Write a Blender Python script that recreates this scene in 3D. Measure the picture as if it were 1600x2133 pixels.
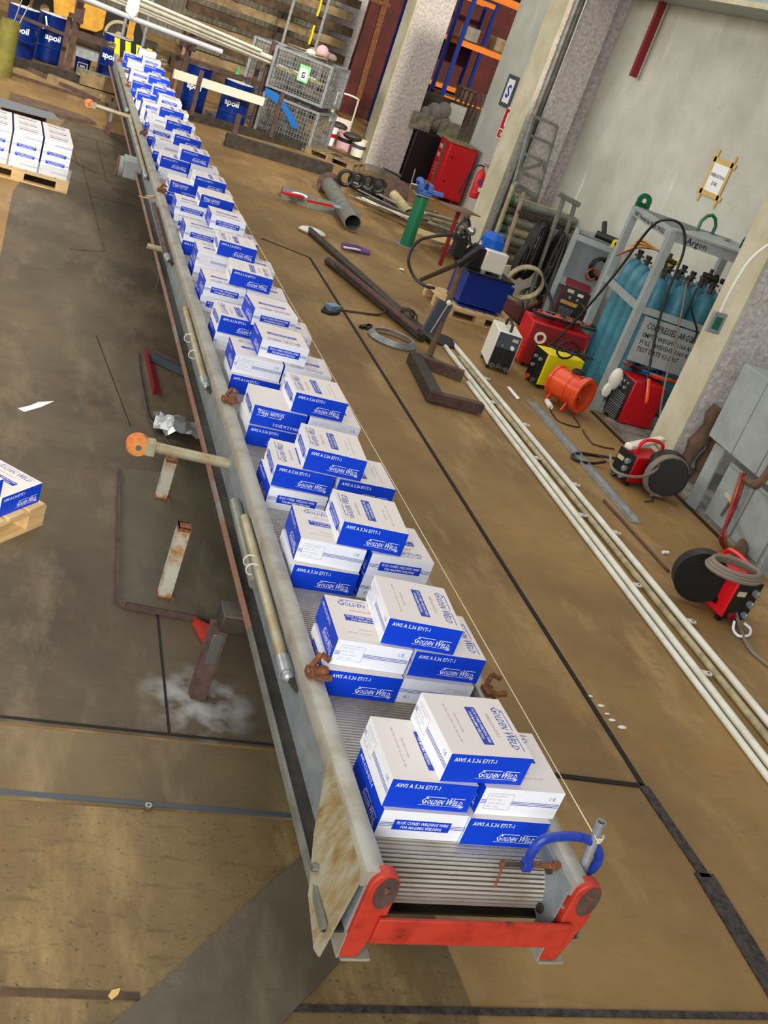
import bpy, bmesh, math, random
from mathutils import Vector, Matrix
PI=math.pi; rad=math.radians
random.seed(7)
SC=bpy.context.scene; COL=SC.collection
for o in list(bpy.data.objects): bpy.data.objects.remove(o)
# ---------------------------------------------------------------- camera
FPX,PITCH,ROLL,YAW,CH=2216.5,.4129,.36376,.4167,3.0
_f=Vector((math.sin(YAW)*math.cos(PITCH),math.cos(YAW)*math.cos(PITCH),-math.sin(PITCH)))
_r=Vector((math.cos(YAW),-math.sin(YAW),0)); _u=_r.cross(_f)
CR=_r*math.cos(ROLL)+_u*math.sin(ROLL); CU=-_r*math.sin(ROLL)+_u*math.cos(ROLL)
cam=bpy.data.cameras.new('camera'); co=bpy.data.objects.new('camera',cam); COL.objects.link(co)
M=Matrix((CR,CU,-_f)).transposed().to_4x4(); M.translation=(0,0,CH); co.matrix_world=M
cam.sensor_fit='VERTICAL'; cam.sensor_height=36; cam.lens=FPX/2133*36; cam.clip_end=200
SC.camera=co
# ---------------------------------------------------------------- light
SC.view_settings.view_transform='Standard'; SC.view_settings.look='None'; SC.view_settings.gamma=1
SC.view_settings.exposure=0.0
w=bpy.data.worlds.new('world'); SC.world=w; w.use_nodes=True
bg=w.node_tree.nodes['Background']; bg.inputs[0].default_value=(.93,.95,1,1); bg.inputs[1].default_value=.36
def area(name,loc,target,sx,sy,e,c):
    l=bpy.data.lights.new(name,'AREA'); l.shape='RECTANGLE'; l.size=sx; l.size_y=sy; l.energy=e; l.color=c
    o=bpy.data.objects.new(name,l); COL.objects.link(o); o.location=loc
    o.rotation_euler=(Vector(target)-Vector(loc)).to_track_quat('-Z','Y').to_euler(); return o
area('doorway_daylight',(-3.2,-5,4.2),(2.2,6,0.6),9,6.5,1200,(.96,.98,1))
area('roof_light',(4,12,9),(4.5,13,0),8,18,520,(1,.97,.92))
area('side_fill',(-8.4,17,5.5),(7.5,16,1.6),20,4.5,1650,(1,.98,.94))  # added fill lamp without a real opening, brightens the right-hand walls
s=bpy.data.lights.new('sun','SUN'); s.energy=3.0; s.angle=rad(3.5); s.color=(1,.93,.8)
so=bpy.data.objects.new('sun',s); COL.objects.link(so)
so.rotation_euler=Vector((0,math.cos(rad(32)),-math.sin(rad(32)))).to_track_quat('-Z','Y').to_euler()
# ---------------------------------------------------------------- measuring helpers (metres)
def ray(x,y): return (CR*(x-800)-CU*(y-1066.5)+_f*FPX)
def F(x,y,z=0.):
    d=ray(x,y); t=(z-CH)/d.z; return Vector((d.x*t,d.y*t,z))
def PX(x,y,X):
    d=ray(x,y); t=X/d.x; return Vector((X,d.y*t,CH+d.z*t))
def PY(x,y,Y):
    d=ray(x,y); t=Y/d.y; return Vector((d.x*t,Y,CH+d.z*t))
def HT(b,t):
    b=F(*b); d=ray(*t); h=Vector((d.x,d.y)); k=(b.x*h.x+b.y*h.y)/h.length_squared
    return CH+d.z*k
# ---------------------------------------------------------------- materials
MT={}
def mat(name,c,rough=.6,metal=0,c2=None,scale=6,c3=None,bump=0,bs=40,emit=None,alpha=None,detail=6,spec=.5,lo=.4,hi=.62,stretch=None,trans=0):
    m=bpy.data.materials.new(name); m.use_nodes=True; nt=m.node_tree; N=nt.nodes; L=nt.links
    b=N['Principled BSDF']; b.inputs['Roughness'].default_value=rough; b.inputs['Metallic'].default_value=metal
    b.inputs['Specular IOR Level'].default_value=spec
    lin=lambda q:tuple(pow(v/255.,2.2) for v in q)+(1,)
    b.inputs['Base Color'].default_value=lin(c)
    if c2 or bump:
        tc=N.new('ShaderNodeTexCoord'); out=tc.outputs['Object']
        if stretch:
            mp=N.new('ShaderNodeMapping'); mp.inputs['Scale'].default_value=stretch; L.new(out,mp.inputs[0]); out=mp.outputs[0]
    if c2:
        n=N.new('ShaderNodeTexNoise'); n.inputs['Scale'].default_value=scale; n.inputs['Detail'].default_value=detail; n.inputs['Roughness'].default_value=.65
        L.new(out,n.inputs['Vector'])
        r=N.new('ShaderNodeValToRGB'); r.color_ramp.elements[0].position=lo; r.color_ramp.elements[1].position=hi
        r.color_ramp.elements[0].color=lin(c); r.color_ramp.elements[1].color=lin(c2)
        if c3:
            e=r.color_ramp.elements.new(min(.98,hi+.1)); e.color=lin(c3)
        L.new(n.outputs['Fac'],r.inputs[0]); L.new(r.outputs[0],b.inputs['Base Color'])
    if bump:
        n2=N.new('ShaderNodeTexNoise'); n2.inputs['Scale'].default_value=bs; n2.inputs['Detail'].default_value=4
        L.new(out,n2.inputs['Vector'])
        bp=N.new('ShaderNodeBump'); bp.inputs['Strength'].default_value=min(1,bump); bp.inputs['Distance'].default_value=.02*bump
        L.new(n2.outputs['Fac'],bp.inputs['Height']); L.new(bp.outputs[0],b.inputs['Normal'])
    if emit: b.inputs['Emission Color'].default_value=lin(c); b.inputs['Emission Strength'].default_value=emit
    if alpha is not None: b.inputs['Alpha'].default_value=alpha
    if trans: b.inputs['Transmission Weight'].default_value=trans
    MT[name]=m; return m
def floor_mat(name,base,dark,light,rust,spk=.5,rough=.55):
    m=bpy.data.materials.new(name); m.use_nodes=True; nt=m.node_tree; N=nt.nodes; L=nt.links
    b=N['Principled BSDF']; b.inputs['Roughness'].default_value=rough; b.inputs['Specular IOR Level'].default_value=.35
    lin=lambda q:tuple(pow(v/255.,2.2) for v in q)+(1,)
    tc=N.new('ShaderNodeTexCoord')
    def noise(s,d=6,r=.6,st=None):
        n=N.new('ShaderNodeTexNoise'); n.inputs['Scale'].default_value=s; n.inputs['Detail'].default_value=d; n.inputs['Roughness'].default_value=r
        src=tc.outputs['Object']
        if st:
            mp=N.new('ShaderNodeMapping'); mp.inputs['Scale'].default_value=st; mp.inputs['Rotation'].default_value=(0,0,.6); L.new(src,mp.inputs[0]); src=mp.outputs[0]
        L.new(src,n.inputs['Vector']); return n
    def ramp(n,a,z,inv=False):
        r=N.new('ShaderNodeMapRange'); r.inputs[1].default_value=a; r.inputs[2].default_value=z; L.new(n.outputs['Fac'],r.inputs[0]); return r
    def mix(f,a,c):
        x=N.new('ShaderNodeMix'); x.data_type='RGBA'; L.new(f,x.inputs[0])
        if isinstance(a,tuple): x.inputs[6].default_value=a
        else: L.new(a,x.inputs[6])
        x.inputs[7].default_value=c; return x.outputs[2]
    o=mix(ramp(noise(.9),.35,.65).outputs[0],lin(base),lin(dark))
    o=mix(ramp(noise(2.6,8,.7,(1,.35,1)),.5,.75).outputs[0],o,lin(light))
    o=mix(ramp(noise(1.7,8,.7),.6,.74).outputs[0],o,lin(rust))
    q=noise(9,9,.8,(.4,1.8,1)); o=mix(ramp(q,.54,.72).outputs[0],o,lin(dark))
    q=noise(55,3,.6); o=mix(ramp(q,.72-.05*spk,.78).outputs[0],o,lin(tuple(v*.45 for v in dark)))
    L.new(o,b.inputs['Base Color'])
    bp=N.new('ShaderNodeBump'); bp.inputs['Strength'].default_value=.25; bp.inputs['Distance'].default_value=.01
    L.new(noise(30,6,.7).outputs['Fac'],bp.inputs['Height']); L.new(bp.outputs[0],b.inputs['Normal'])
    MT[name]=m
def plaster(name,a,bb,streak,sc=.8,bump=.1):
    m=bpy.data.materials.new(name); m.use_nodes=True; nt=m.node_tree; N=nt.nodes; L=nt.links
    b=N['Principled BSDF']; b.inputs['Roughness'].default_value=.85
    lin=lambda q:tuple(pow(v/255.,2.2) for v in q)+(1,)
    tc=N.new('ShaderNodeTexCoord')
    def noise(s,d,st=(1,1,1)):
        mp=N.new('ShaderNodeMapping'); mp.inputs['Scale'].default_value=st; L.new(tc.outputs['Object'],mp.inputs[0])
        n=N.new('ShaderNodeTexNoise'); n.inputs['Scale'].default_value=s; n.inputs['Detail'].default_value=d; n.inputs['Roughness'].default_value=.65
        L.new(mp.outputs[0],n.inputs['Vector']); return n
    def mx(n,lo,hi,a,c):
        r=N.new('ShaderNodeMapRange'); r.inputs[1].default_value=lo; r.inputs[2].default_value=hi; L.new(n.outputs['Fac'],r.inputs[0])
        x=N.new('ShaderNodeMix'); x.data_type='RGBA'; L.new(r.outputs[0],x.inputs[0])
        if isinstance(a,tuple): x.inputs[6].default_value=a
        else: L.new(a,x.inputs[6])
        x.inputs[7].default_value=c; return x.outputs[2]
    o=mx(noise(sc,7),.38,.62,lin(a),lin(bb))
    o=mx(noise(2.2,4,(1.6,1.6,.22)),.64,.84,o,lin(streak))
    o=mx(noise(30,5),.6,.85,o,lin(tuple(v*.72 for v in bb)))
    L.new(o,b.inputs['Base Color'])
    bp=N.new('ShaderNodeBump'); bp.inputs['Strength'].default_value=min(1,bump*2); bp.inputs['Distance'].default_value=.03*bump
    L.new(noise(22,6).outputs['Fac'],bp.inputs['Height']); L.new(bp.outputs[0],b.inputs['Normal']); MT[name]=m
floor_mat('floor',(152,120,72),(122,96,60),(176,144,94),(166,112,50))
floor_mat('floor_shaded',(106,93,72),(78,68,54),(128,112,88),(118,84,58),.8)
floor_mat('floor_gold',(128,106,70),(84,70,48),(166,138,92),(118,84,50),2.2)
floor_mat('floor_mid',(124,106,76),(98,84,62),(146,126,92),(124,92,60),.8)
floor_mat('plate_grey',(104,95,76),(84,76,62),(120,110,90),(106,84,58),.2,.45)
plaster('concrete',(206,204,188),(180,178,162),(232,232,222),.7,.15)
plaster('concrete_smooth',(196,196,182),(172,174,162),(216,216,204),.6,.05)
plaster('bead',(206,198,172),(182,172,140),(220,214,194),1.5,.2)
mat('rough',(206,196,190),.9,c2=(166,156,148),scale=18,bump=1.0,bs=20,lo=.4,hi=.66)
mat('kerb',(150,146,134),.9,c2=(110,106,98),scale=5,bump=.3)
mat('seam',(30,24,18),.8)
mat('weld',(70,62,56),.7,c2=(38,32,28),scale=30)
mat('alu',(176,172,158),.5,.35,c2=(150,142,122),scale=5,c3=(120,106,82),bump=.05,lo=.42,hi=.66)
mat('alu_web',(150,156,156),.55,.3,c2=(134,140,140),scale=9,bump=.05)
mat('alu_deck',(196,190,178),.4,.35,c2=(164,150,128),scale=2.5)
mat('flange',(150,118,96),.6,.1,c2=(160,106,84),scale=3,c3=(140,142,138),lo=.42,hi=.55)
mat('galv',(168,172,172),.42,.5,c2=(146,150,150),scale=12)
mat('tube_old',(176,170,140),.5,.2,c2=(160,140,104),scale=5)
mat('tube_grey',(132,134,124),.5,.3,c2=(112,110,100),scale=7)
mat('rust',(138,82,46),.85,c2=(88,56,40),scale=30,c3=(184,140,88),bump=.4,lo=.42,hi=.56)
mat('rust_dark',(96,72,62),.8,c2=(74,54,48),scale=12,bump=.2)
mat('rust_paint',(190,186,166),.7,c2=(170,118,62),scale=8,c3=(128,74,38),lo=.45,hi=.6,bump=.2)
mat('red_paint',(186,58,40),.55,c2=(168,48,34),scale=9,c3=(96,36,28),lo=.46,hi=.6,bump=.1)
mat('red',(196,22,32),.35); mat('red_dark',(128,24,34),.5); mat('red_bright',(226,26,34),.35)
mat('orange',(232,84,40),.3,c2=(214,70,34),scale=4); mat('orange_rack',(226,120,30),.5)
mat('yellow',(244,222,20),.4); mat('yellow_dull',(212,160,50),.5,c2=(190,134,44),scale=5)
mat('blue',(8,66,190),.5); mat('blue_ink',(8,66,206),.5,spec=.3); mat('blue_ink2',(36,62,168),.5,spec=.3)
mat('blue_drum',(6,46,120),.3,c2=(8,36,100),scale=4); mat('blue_clamp',(30,56,150),.35,c2=(44,70,168),scale=20)
mat('stained',(150,144,120),.5,c2=(134,114,76),scale=5,c3=(120,92,54),lo=.42,hi=.58,stretch=(3,3,.8))
mat('groove',(84,70,54),.7)
mat('roller_orange',(226,150,84),.35,c2=(200,96,44),scale=9,c3=(240,214,150))
mat('blue_tank',(6,48,128),.35); mat('blue_vise',(52,84,150),.5); mat('blue_motor',(12,92,190),.35)
mat('green',(22,98,66),.4); mat('green_dark',(46,84,58),.6); mat('teal',(64,128,142),.45,c2=(52,108,124),scale=4)
mat('white',(244,245,248),.5,spec=.3); mat('card_top_shaded',(226,216,208),.5,spec=.3)  # carton tops: white card with the dimmer, warmer overhead light painted in
mat('grey_ink',(150,152,170),.6); mat('line_ink',(70,96,186),.6); mat('brown_ink',(176,140,134),.6)
mat('cream',(232,228,208),.5); mat('paper',(246,246,244),.6); mat('tape',(212,176,98),.5)
mat('black',(26,26,27),.45); mat('rubber',(24,23,23),.55,c2=(38,36,34),scale=10); mat('cable',(36,33,31),.5)
mat('hose_grey',(128,116,100),.6); mat('copper',(168,92,60),.4,.3)
mat('cabinet',(158,164,160),.5,c2=(142,148,142),scale=5,c3=(186,188,184),hi=.66); mat('grey_dark',(70,78,84),.5); mat('grey_mid',(120,126,128),.5)
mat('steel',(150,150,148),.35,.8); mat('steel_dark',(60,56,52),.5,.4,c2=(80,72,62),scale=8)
mat('wood',(214,182,130),.7,c2=(192,156,104),scale=3,stretch=(1,8,8)); mat('wood_old',(150,128,92),.8,c2=(116,96,66),scale=4,c3=(176,158,122))
mat('wood_dark',(92,72,48),.85,c2=(60,48,34),scale=4)
mat('white_tube',(226,224,208),.4,c2=(206,200,176),scale=4); mat('alu_bright',(222,228,238),.3,.25)
mat('aged_tube',(178,164,124),.6,c2=(140,128,96),scale=9)
mat('brown_hide',(112,88,68),.85,c2=(90,68,52),scale=6,c3=(150,92,64),bump=.3,bs=8)
mat('cloth_grey',(150,140,126),.9,c2=(124,114,102),scale=5)
mat('brown_steel',(92,70,62),.75,c2=(72,54,48),scale=6)
mat('dark_wall',(70,62,50),.9,c2=(40,34,28),scale=1.5); mat('corr',(112,108,92),.7,c2=(84,78,64),scale=1.4)
mat('maroon',(92,34,28),.7,c2=(70,26,22),scale=2); mat('tyre',(34,32,30),.8); mat('rim',(176,160,120),.6)
mat('film',(224,228,230),.15,alpha=.35,spec=.8); mat('foil',(206,208,204),.2,.6,bump=.6,bs=14)
mat('purple',(108,66,130),.6); mat('green_plastic',(46,190,110),.4); mat('tag_green',(140,220,140),.5)
mat('tarp',(30,110,190),.5); mat('pink',(214,170,176),.5); mat('stone',(136,130,108),.9,c2=(96,90,72),scale=8,bump=.5)
mat('lcd',(200,190,150),.4); mat('clear_blue',(120,150,170),.4); mat('string',(236,226,190),.6)
# ---------------------------------------------------------------- mesh builder
class MB:
    def __init__(s): s.v=[]; s.f=[]; s.m=[]; s.k=0; s.ms=[]
    def mt(s,name):
        if name not in s.ms: s.ms.append(name)
        s.k=s.ms.index(name); return s
    def add(s,vs,fs,X=None):
        n=len(s.v)
        s.v+= [ (X@Vector(v)) if X else Vector(v) for v in vs]
        for f in fs: s.f.append([n+i for i in f]); s.m.append(s.k)
        return s
    def box(s,c,d,rz=0,X=None):
        x,y,z=(q/2 for q in d); R=Matrix.Translation(c)@Matrix.Rotation(rz,4,'Z')
        if X: R=X@R
        v=[(a*x,b*y,e*z) for e in(-1,1) for b in(-1,1) for a in(-1,1)]
        return s.add(v,[(0,2,3,1),(4,5,7,6),(0,1,5,4),(2,6,7,3),(0,4,6,2),(1,3,7,5)],R)
    def beam(s,p,q,w,h,up=(0,0,1)):
        p=Vector(p);q=Vector(q);a=(q-p); L=a.length; a=a/L; u=Vector(up); sd=a.cross(u)
        if sd.length<1e-4: sd=a.cross(Vector((1,0,0)))
        sd.normalize(); u=sd.cross(a)
        v=[e+sd*i*w/2+u*j*h/2 for e in(p,q) for j in(-1,1) for i in(-1,1)]
        return s.add(v,[(0,1,3,2),(4,6,7,5),(0,4,5,1),(1,5,7,3),(3,7,6,2),(2,6,4,0)])
    def cyl(s,p,q,r,n=14,r1=None,cap=True):
        p=Vector(p);q=Vector(q);a=(q-p).normalized(); r1=r if r1 is None else r1
        t=Vector((0,0,1)) if abs(a.z)<.9 else Vector((1,0,0)); e=a.cross(t).normalized(); g=a.cross(e)
        v=[]
        for i in range(n):
            c=math.cos(2*PI*i/n);d=math.sin(2*PI*i/n); v+= [p+(e*c+g*d)*r, q+(e*c+g*d)*r1]
        f=[(2*i,2*i+1,(2*i+3)%(2*n),(2*i+2)%(2*n)) for i in range(n)]
        if cap: f+=[tuple(2*i for i in range(n)),tuple(2*i+1 for i in reversed(range(n)))]
        return s.add(v,f)
    def pipe(s,p,q,r,t,n=16):
        p=Vector(p);q=Vector(q);a=(q-p).normalized()
        T=Vector((0,0,1)) if abs(a.z)<.9 else Vector((1,0,0)); e=a.cross(T).normalized(); g=a.cross(e); v=[]
        for i in range(n):
            w=e*math.cos(2*PI*i/n)+g*math.sin(2*PI*i/n); v+=[p+w*r,q+w*r,q+w*(r-t),p+w*(r-t)]
        f=[]
        for i in range(n):
            j=(i+1)%n
            for k in range(4): f.append((4*i+k,4*i+(k+1)%4,4*j+(k+1)%4,4*j+k))
        return s.add(v,f)
    def tube(s,pts,r,n=6,closed=False):
        P=[Vector(p) for p in pts]; m=len(P); v=[]; nrm=None
        for i in range(m):
            a=(P[(i+1)%m]-P[i-1]) if closed else (P[min(i+1,m-1)]-P[max(i-1,0)])
            a.normalize()
            if nrm is None:
                t=Vector((0,0,1)) if abs(a.z)<.9 else Vector((1,0,0)); nrm=a.cross(t)
            nrm=(nrm-a*nrm.dot(a)).normalized(); b=a.cross(nrm)
            rr=r[i] if isinstance(r,(list,tuple)) else r
            for k in range(n): v.append(P[i]+(nrm*math.cos(2*PI*k/n)+b*math.sin(2*PI*k/n))*rr)
        f=[]
        for i in range(m if closed else m-1):
            j=(i+1)%m
            for k in range(n): f.append((i*n+k,i*n+(k+1)%n,j*n+(k+1)%n,j*n+k))
        if not closed: f+=[tuple(reversed(range(n))),tuple(range((m-1)*n,m*n))]
        return s.add(v,f)
    def lathe(s,prof,c=(0,0,0),n=20,X=None):
        c=Vector(c); v=[]; m=len(prof)
        for i in range(n):
            a=2*PI*i/n
            for r,z in prof: v.append(Vector((r*math.cos(a),r*math.sin(a),z)))
        f=[]
        for i in range(n):
            j=(i+1)%n
            for k in range(m-1): f.append((i*m+k,j*m+k,j*m+k+1,i*m+k+1))
        if prof[0][0]>1e-5: f.append(tuple(i*m for i in reversed(range(n))))
        if prof[-1][0]>1e-5: f.append(tuple(i*m+m-1 for i in range(n)))
        R=Matrix.Translation(c)@(X or Matrix()); return s.add(v,f,R)
    def prism(s,poly,d):
        P=[Vector(p) for p in poly]; d=Vector(d); n=len(P)
        nr=sum(((P[i]-P[0]).cross(P[(i+1)%n]-P[0]) for i in range(n)),Vector())
        if nr.dot(d)>0: P=P[::-1]
        return s.add(P+[p+d for p in P],[tuple(range(n)),tuple(reversed(range(n,2*n)))]+[(i,n+i,n+(i+1)%n,(i+1)%n) for i in range(n)])
    def ball(s,c,r,n=10,sc=(1,1,1)):
        m=max(4,n//2+1); prof=[(math.sin(PI*i/m)*r+(1e-6),-math.cos(PI*i/m)*r) for i in range(m+1)]
        return s.lathe(prof,c,n,Matrix.Diagonal((*sc,1)))
    def build(s,name,parent=None,bevel=0,smooth=35,w=True):
        me=bpy.data.meshes.new(name); off=Vector()
        if parent is not None and w: off=parent['_w'] if '_w' in parent else Vector()
        off=Vector(off)
        if parent is None and s.v:
            xs=[v.x for v in s.v];ys=[v.y for v in s.v];zs=[v.z for v in s.v]
            off=Vector(((min(xs)+max(xs))/2,(min(ys)+max(ys))/2,min(zs)))
        me.from_pydata([tuple(v-off) for v in s.v],[],s.f)
        for q in s.ms: me.materials.append(MT[q])
        for p,k in zip(me.polygons,s.m): p.material_index=k
        me.validate()
        bm=bmesh.new(); bm.from_mesh(me); bmesh.ops.recalc_face_normals(bm,faces=bm.faces)
        bm.to_mesh(me); bm.free()
        if smooth:
            me.polygons.foreach_set('use_smooth',[True]*len(me.polygons)); me.set_sharp_from_angle(angle=rad(smooth))
        o=bpy.data.objects.new(name,me); COL.objects.link(o)
        if parent is not None: o.parent=parent
        else: o.location=off; o['_w']=off
        if parent is not None and '_w' in parent: o['_w']=parent['_w']
        if bevel:
            b=o.modifiers.new('bevel','BEVEL'); b.width=bevel; b.segments=2; b.limit_method='ANGLE'; b.angle_limit=rad(40)
        return o
def thing(name,label,cat,loc,group=None,rz=0):
    o=bpy.data.objects.new(name,None); COL.objects.link(o); o.location=loc; o.rotation_euler=(0,0,rz); o.empty_display_size=.1
    o['label']=label; o['category']=cat; o['_w']=tuple(loc)
    if group: o['group']=group
    return o
def tag(o,label,cat,group=None):
    o['label']=label; o['category']=cat
    if group: o['group']=group
    return o
def st(o): o['kind']='structure'; return o
_tc={}
def text_geo(t,bold=0.0,res=1):
    k=(t,bold,res)
    if k in _tc: return _tc[k]
    cu=bpy.data.curves.new('t','FONT'); cu.body=t; cu.size=1; cu.resolution_u=res; cu.offset=bold; cu.fill_mode='FRONT'
    ob=bpy.data.objects.new('t',cu); COL.objects.link(ob); bpy.context.view_layer.update()
    me=bpy.data.meshes.new_from_object(ob)
    V=[tuple(v.co) for v in me.vertices]; Fc=[tuple(p.vertices) for p in me.polygons]
    bpy.data.objects.remove(ob); bpy.data.curves.remove(cu); bpy.data.meshes.remove(me)
    _tc[k]=(V,Fc); return V,Fc
def text(mb,t,o,ux,uy,h,m,bold=.02,shear=0,width=None,center=False,res=1):
    """o=baseline start, ux/uy unit axes, h cap height; width fits the run"""
    V,Fc=text_geo(t,bold,res)
    if not V: return 0
    x0=min(v[0] for v in V);x1=max(v[0] for v in V); k=h/.70
    kx=width/(x1-x0) if width else k
    o=Vector(o);ux=Vector(ux).normalized();uy=Vector(uy).normalized()
    wd=(x1-x0)*kx; dx=-wd/2 if center else 0
    mb.mt(m).add([o+ux*((v[0]-x0)*kx+dx+shear*v[1]*k)+uy*(v[1]*k) for v in V],Fc)
    return wd
def rect(mb,o,ux,uy,x0,y0,x1,y1,m,sh=0):
    o=Vector(o);ux=Vector(ux).normalized();uy=Vector(uy).normalized()
    mb.mt(m).add([o+ux*(x+sh*y)+uy*y for x,y in((x0,y0),(x1,y0),(x1,y1),(x0,y1))],[(0,1,2,3)])
def loops(c,r,n,z0,dz,jit=.15,seg=16,ax='z',sc=(1,1)):
    P=[]
    for i in range(n*seg+1):
        a=2*PI*i/seg; rr=r*(1+jit*math.sin(i*.37+r*9)); 
        if ax=='z': P.append(Vector(c)+Vector((rr*math.cos(a)*sc[0],rr*math.sin(a)*sc[1],z0+dz*i/seg)))
        elif ax=='y': P.append(Vector(c)+Vector((rr*math.cos(a)*sc[0],z0+dz*i/seg,rr*math.sin(a)*sc[1])))
        else: P.append(Vector(c)+Vector((z0+dz*i/seg,rr*math.cos(a)*sc[0],rr*math.sin(a)*sc[1])))
    return P
def smooth_path(P,k=6):
    P=[Vector(p) for p in P]; out=[]
    for i in range(len(P)-1):
        a=P[max(i-1,0)];b=P[i];c=P[i+1];d=P[min(i+2,len(P)-1)]
        for j in range(k):
            t=j/k; out.append(.5*((2*b)+(c-a)*t+(2*a-5*b+4*c-d)*t*t+(3*b-a-3*c+d)*t**3))
    out.append(P[-1]); return out
def cable(name,label,pts,r,m,cat='cable',group=None,parent=None,k=6):
    o=MB().mt(m).tube(smooth_path(pts,k),r,6).build(name,parent)
    if parent is None: tag(o,label,cat,group)
    return o
# ================================================================ SETTING
def slab(name,pts,z0,z1,m,bevel=0):
    return st(MB().mt(m).prism([Vector((p[0],p[1],z0)) for p in pts],(0,0,z1-z0)).build(name,bevel=bevel))
slab('floor',[(-9,-6),(12,-6),(12,45),(-9,45)],-.1,0,'floor')
fp=lambda *a:[F(x,y) for x,y in a]
# large floor sheets with their own tone; the first also has shade painted in
yA=F(300,1527).y; yB=F(300,1676).y
slab('floor',[(.0,yA-.01),(1.9,yA-.03),(1.9,18),(.56,18),(.0,12.5)],0,.004,'floor_shaded')
slab('floor',[(-3,yB),(1.9,yB-.03),(1.9,yA-.05),(-3,yA-.015)],0,.006,'floor_mid')
slab('floor',[(-3,-1),(2.2,-1),(2.0,yB-.04),(-3,yB-.015)],0,.004,'floor_gold')
slab('floor',fp((335,2133),(240,2200),(430,1960),(361,2025),(660,1760),(745,1650),(800,1980),(690,2022),(560,2165))if 0 else fp((200,2165),(361,2025),(660,1755),(790,1650),(830,1880),(693,2022),(588,2133),(540,2190)),.004,.012,'plate_grey')
nt=[0]
def seam(a,b,w,m='seam',z=.0065):
    nt[0]+=1; A=F(*a);B=F(*b); d=(B-A).normalized(); s=Vector((-d.y,d.x,0))*w/2
    return st(MB().mt(m).prism([A+s+Vector((0,0,.001)),B+s+Vector((0,0,.001)),B-s+Vector((0,0,.001)),A-s+Vector((0,0,.001))],(0,0,z)).build('trim_%d'%nt[0]))
seam((645,537),(1340,1640),.03); seam((545,497),(645,537),.02); seam((1140,1614),(1338,1638),.03)
seam((1340,1640),(1470,1830),.06,'weld',.009); seam((1465,1822),(1640,2110),.11,'weld',.009)
seam((0,1495),(575,1555),.012,z=.008); seam((0,1652),(612,1703),.022,'grey_dark',.009)
seam((325,1260),(352,1530),.012); seam((0,2068),(290,2078),.03,'wood_dark',.006); seam((590,2102),(1600,2118),.03,'weld')
seam((200,700),(272,890),.006); seam((530,1290),(1340,1290),.0) if 0 else None
for a,b in (((137,277),(163,345)),((163,345),(200,362)),((172,347),(218,525)),((145,520),(218,525)),((200,295),(222,380)),((190,410),(280,430)),((140,330),(205,362))): seam(a,b,.018,'wood_dark')
st(MB().mt('kerb').prism([(6.3,2,0),(9,2,0),(9,9.6,0),(6.3,9.6,0)],(0,0,.03)).build('floor'))
seam((1232,857),(1500,1122),.05)
# right wall bays and pillars
def wallbox(name,x0,x1,y0,y1,z0,z1,m): return st(MB().mt(m).box(((x0+x1)/2,(y0+y1)/2,(z0+z1)/2),(x1-x0,y1-y0,z1-z0)).build(name))
wallbox('wall_right',7.9,8.15,8.8,16.0,0,7,'concrete')
wallbox('wall_right',8.8,9.05,16.5,22.6,0,7,'concrete_smooth')
wallbox('wall_right',8.6,13,33.4,33.6,0,4.4,'maroon')
wallbox('wall_right',6.5,8.2,-4,8.3,0,7,'concrete') if 0 else None
def pillar(x0,x1,y0,y1,h=7.):
    nt[0]+=1; b=MB().mt('rough').box(((x0+x1)/2,(y0+y1)/2,h/2),(x1-x0,y1-y0,h))
    b.mt('bead').box((x0-.006,(y0+y1)/2,h/2),(.012,y1-y0+.05,h)).box((x0+.012,y0-.006,h/2),(.035,.014,h))
    b.mt('kerb').box(((x0+x1)/2,(y0+y1)/2-.02,.06),(x1-x0+.16,y1-y0+.14,.12))
    return st(b.build('trim_%d'%nt[0]))
pillar(6.35,8.2,8.35,8.73); pillar(6.9,7.66,15.9,16.5); pillar(6.8,7.6,22.9,23.5); pillar(6.8,7.6,29.8,30.4)
wallbox('wall_right',7.6,8.9,16.2,16.5,0,7,'rough')
g0=PX(1390,0,7.7); nt[0]+=1
st(MB().mt('cabinet').box((7.55,12.2,PX(1500,8,7.3).z+.25),(.7,7.2,.5)).mt('bead').box((7.18,12.2,PX(1500,8,7.3).z+.02),(.06,7.2,.06)).build('trim_%d'%nt[0]))
# dark far side of the hall
st(MB().mt('corr').box((0,38.2,4.5),(20,.2,9)).build('wall_back'))
w_=MB().mt('corr')
for i in range(60): w_.box((-9.5+i*.33,38.05,4.5),(.12,.1,9))
st(w_.build('wall_back')); st(MB().mt('dark_wall').box((-9,16,4),(.3,44,8)).build('wall_left'))
st(MB().mt('maroon').box((13.5,31,4),(.3,18,8)).build('wall_right'))
st(MB().mt('dark_wall').box((9.5,24.9,.9),(4.6,.2,1.8)).build('wall_right'))
st(MB().mt('dark_wall').box((4.9,-6.2,7),(8.6,.3,14)).build('sun_block_wall'))  # unseen wall added behind the camera to cut off the sun
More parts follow.
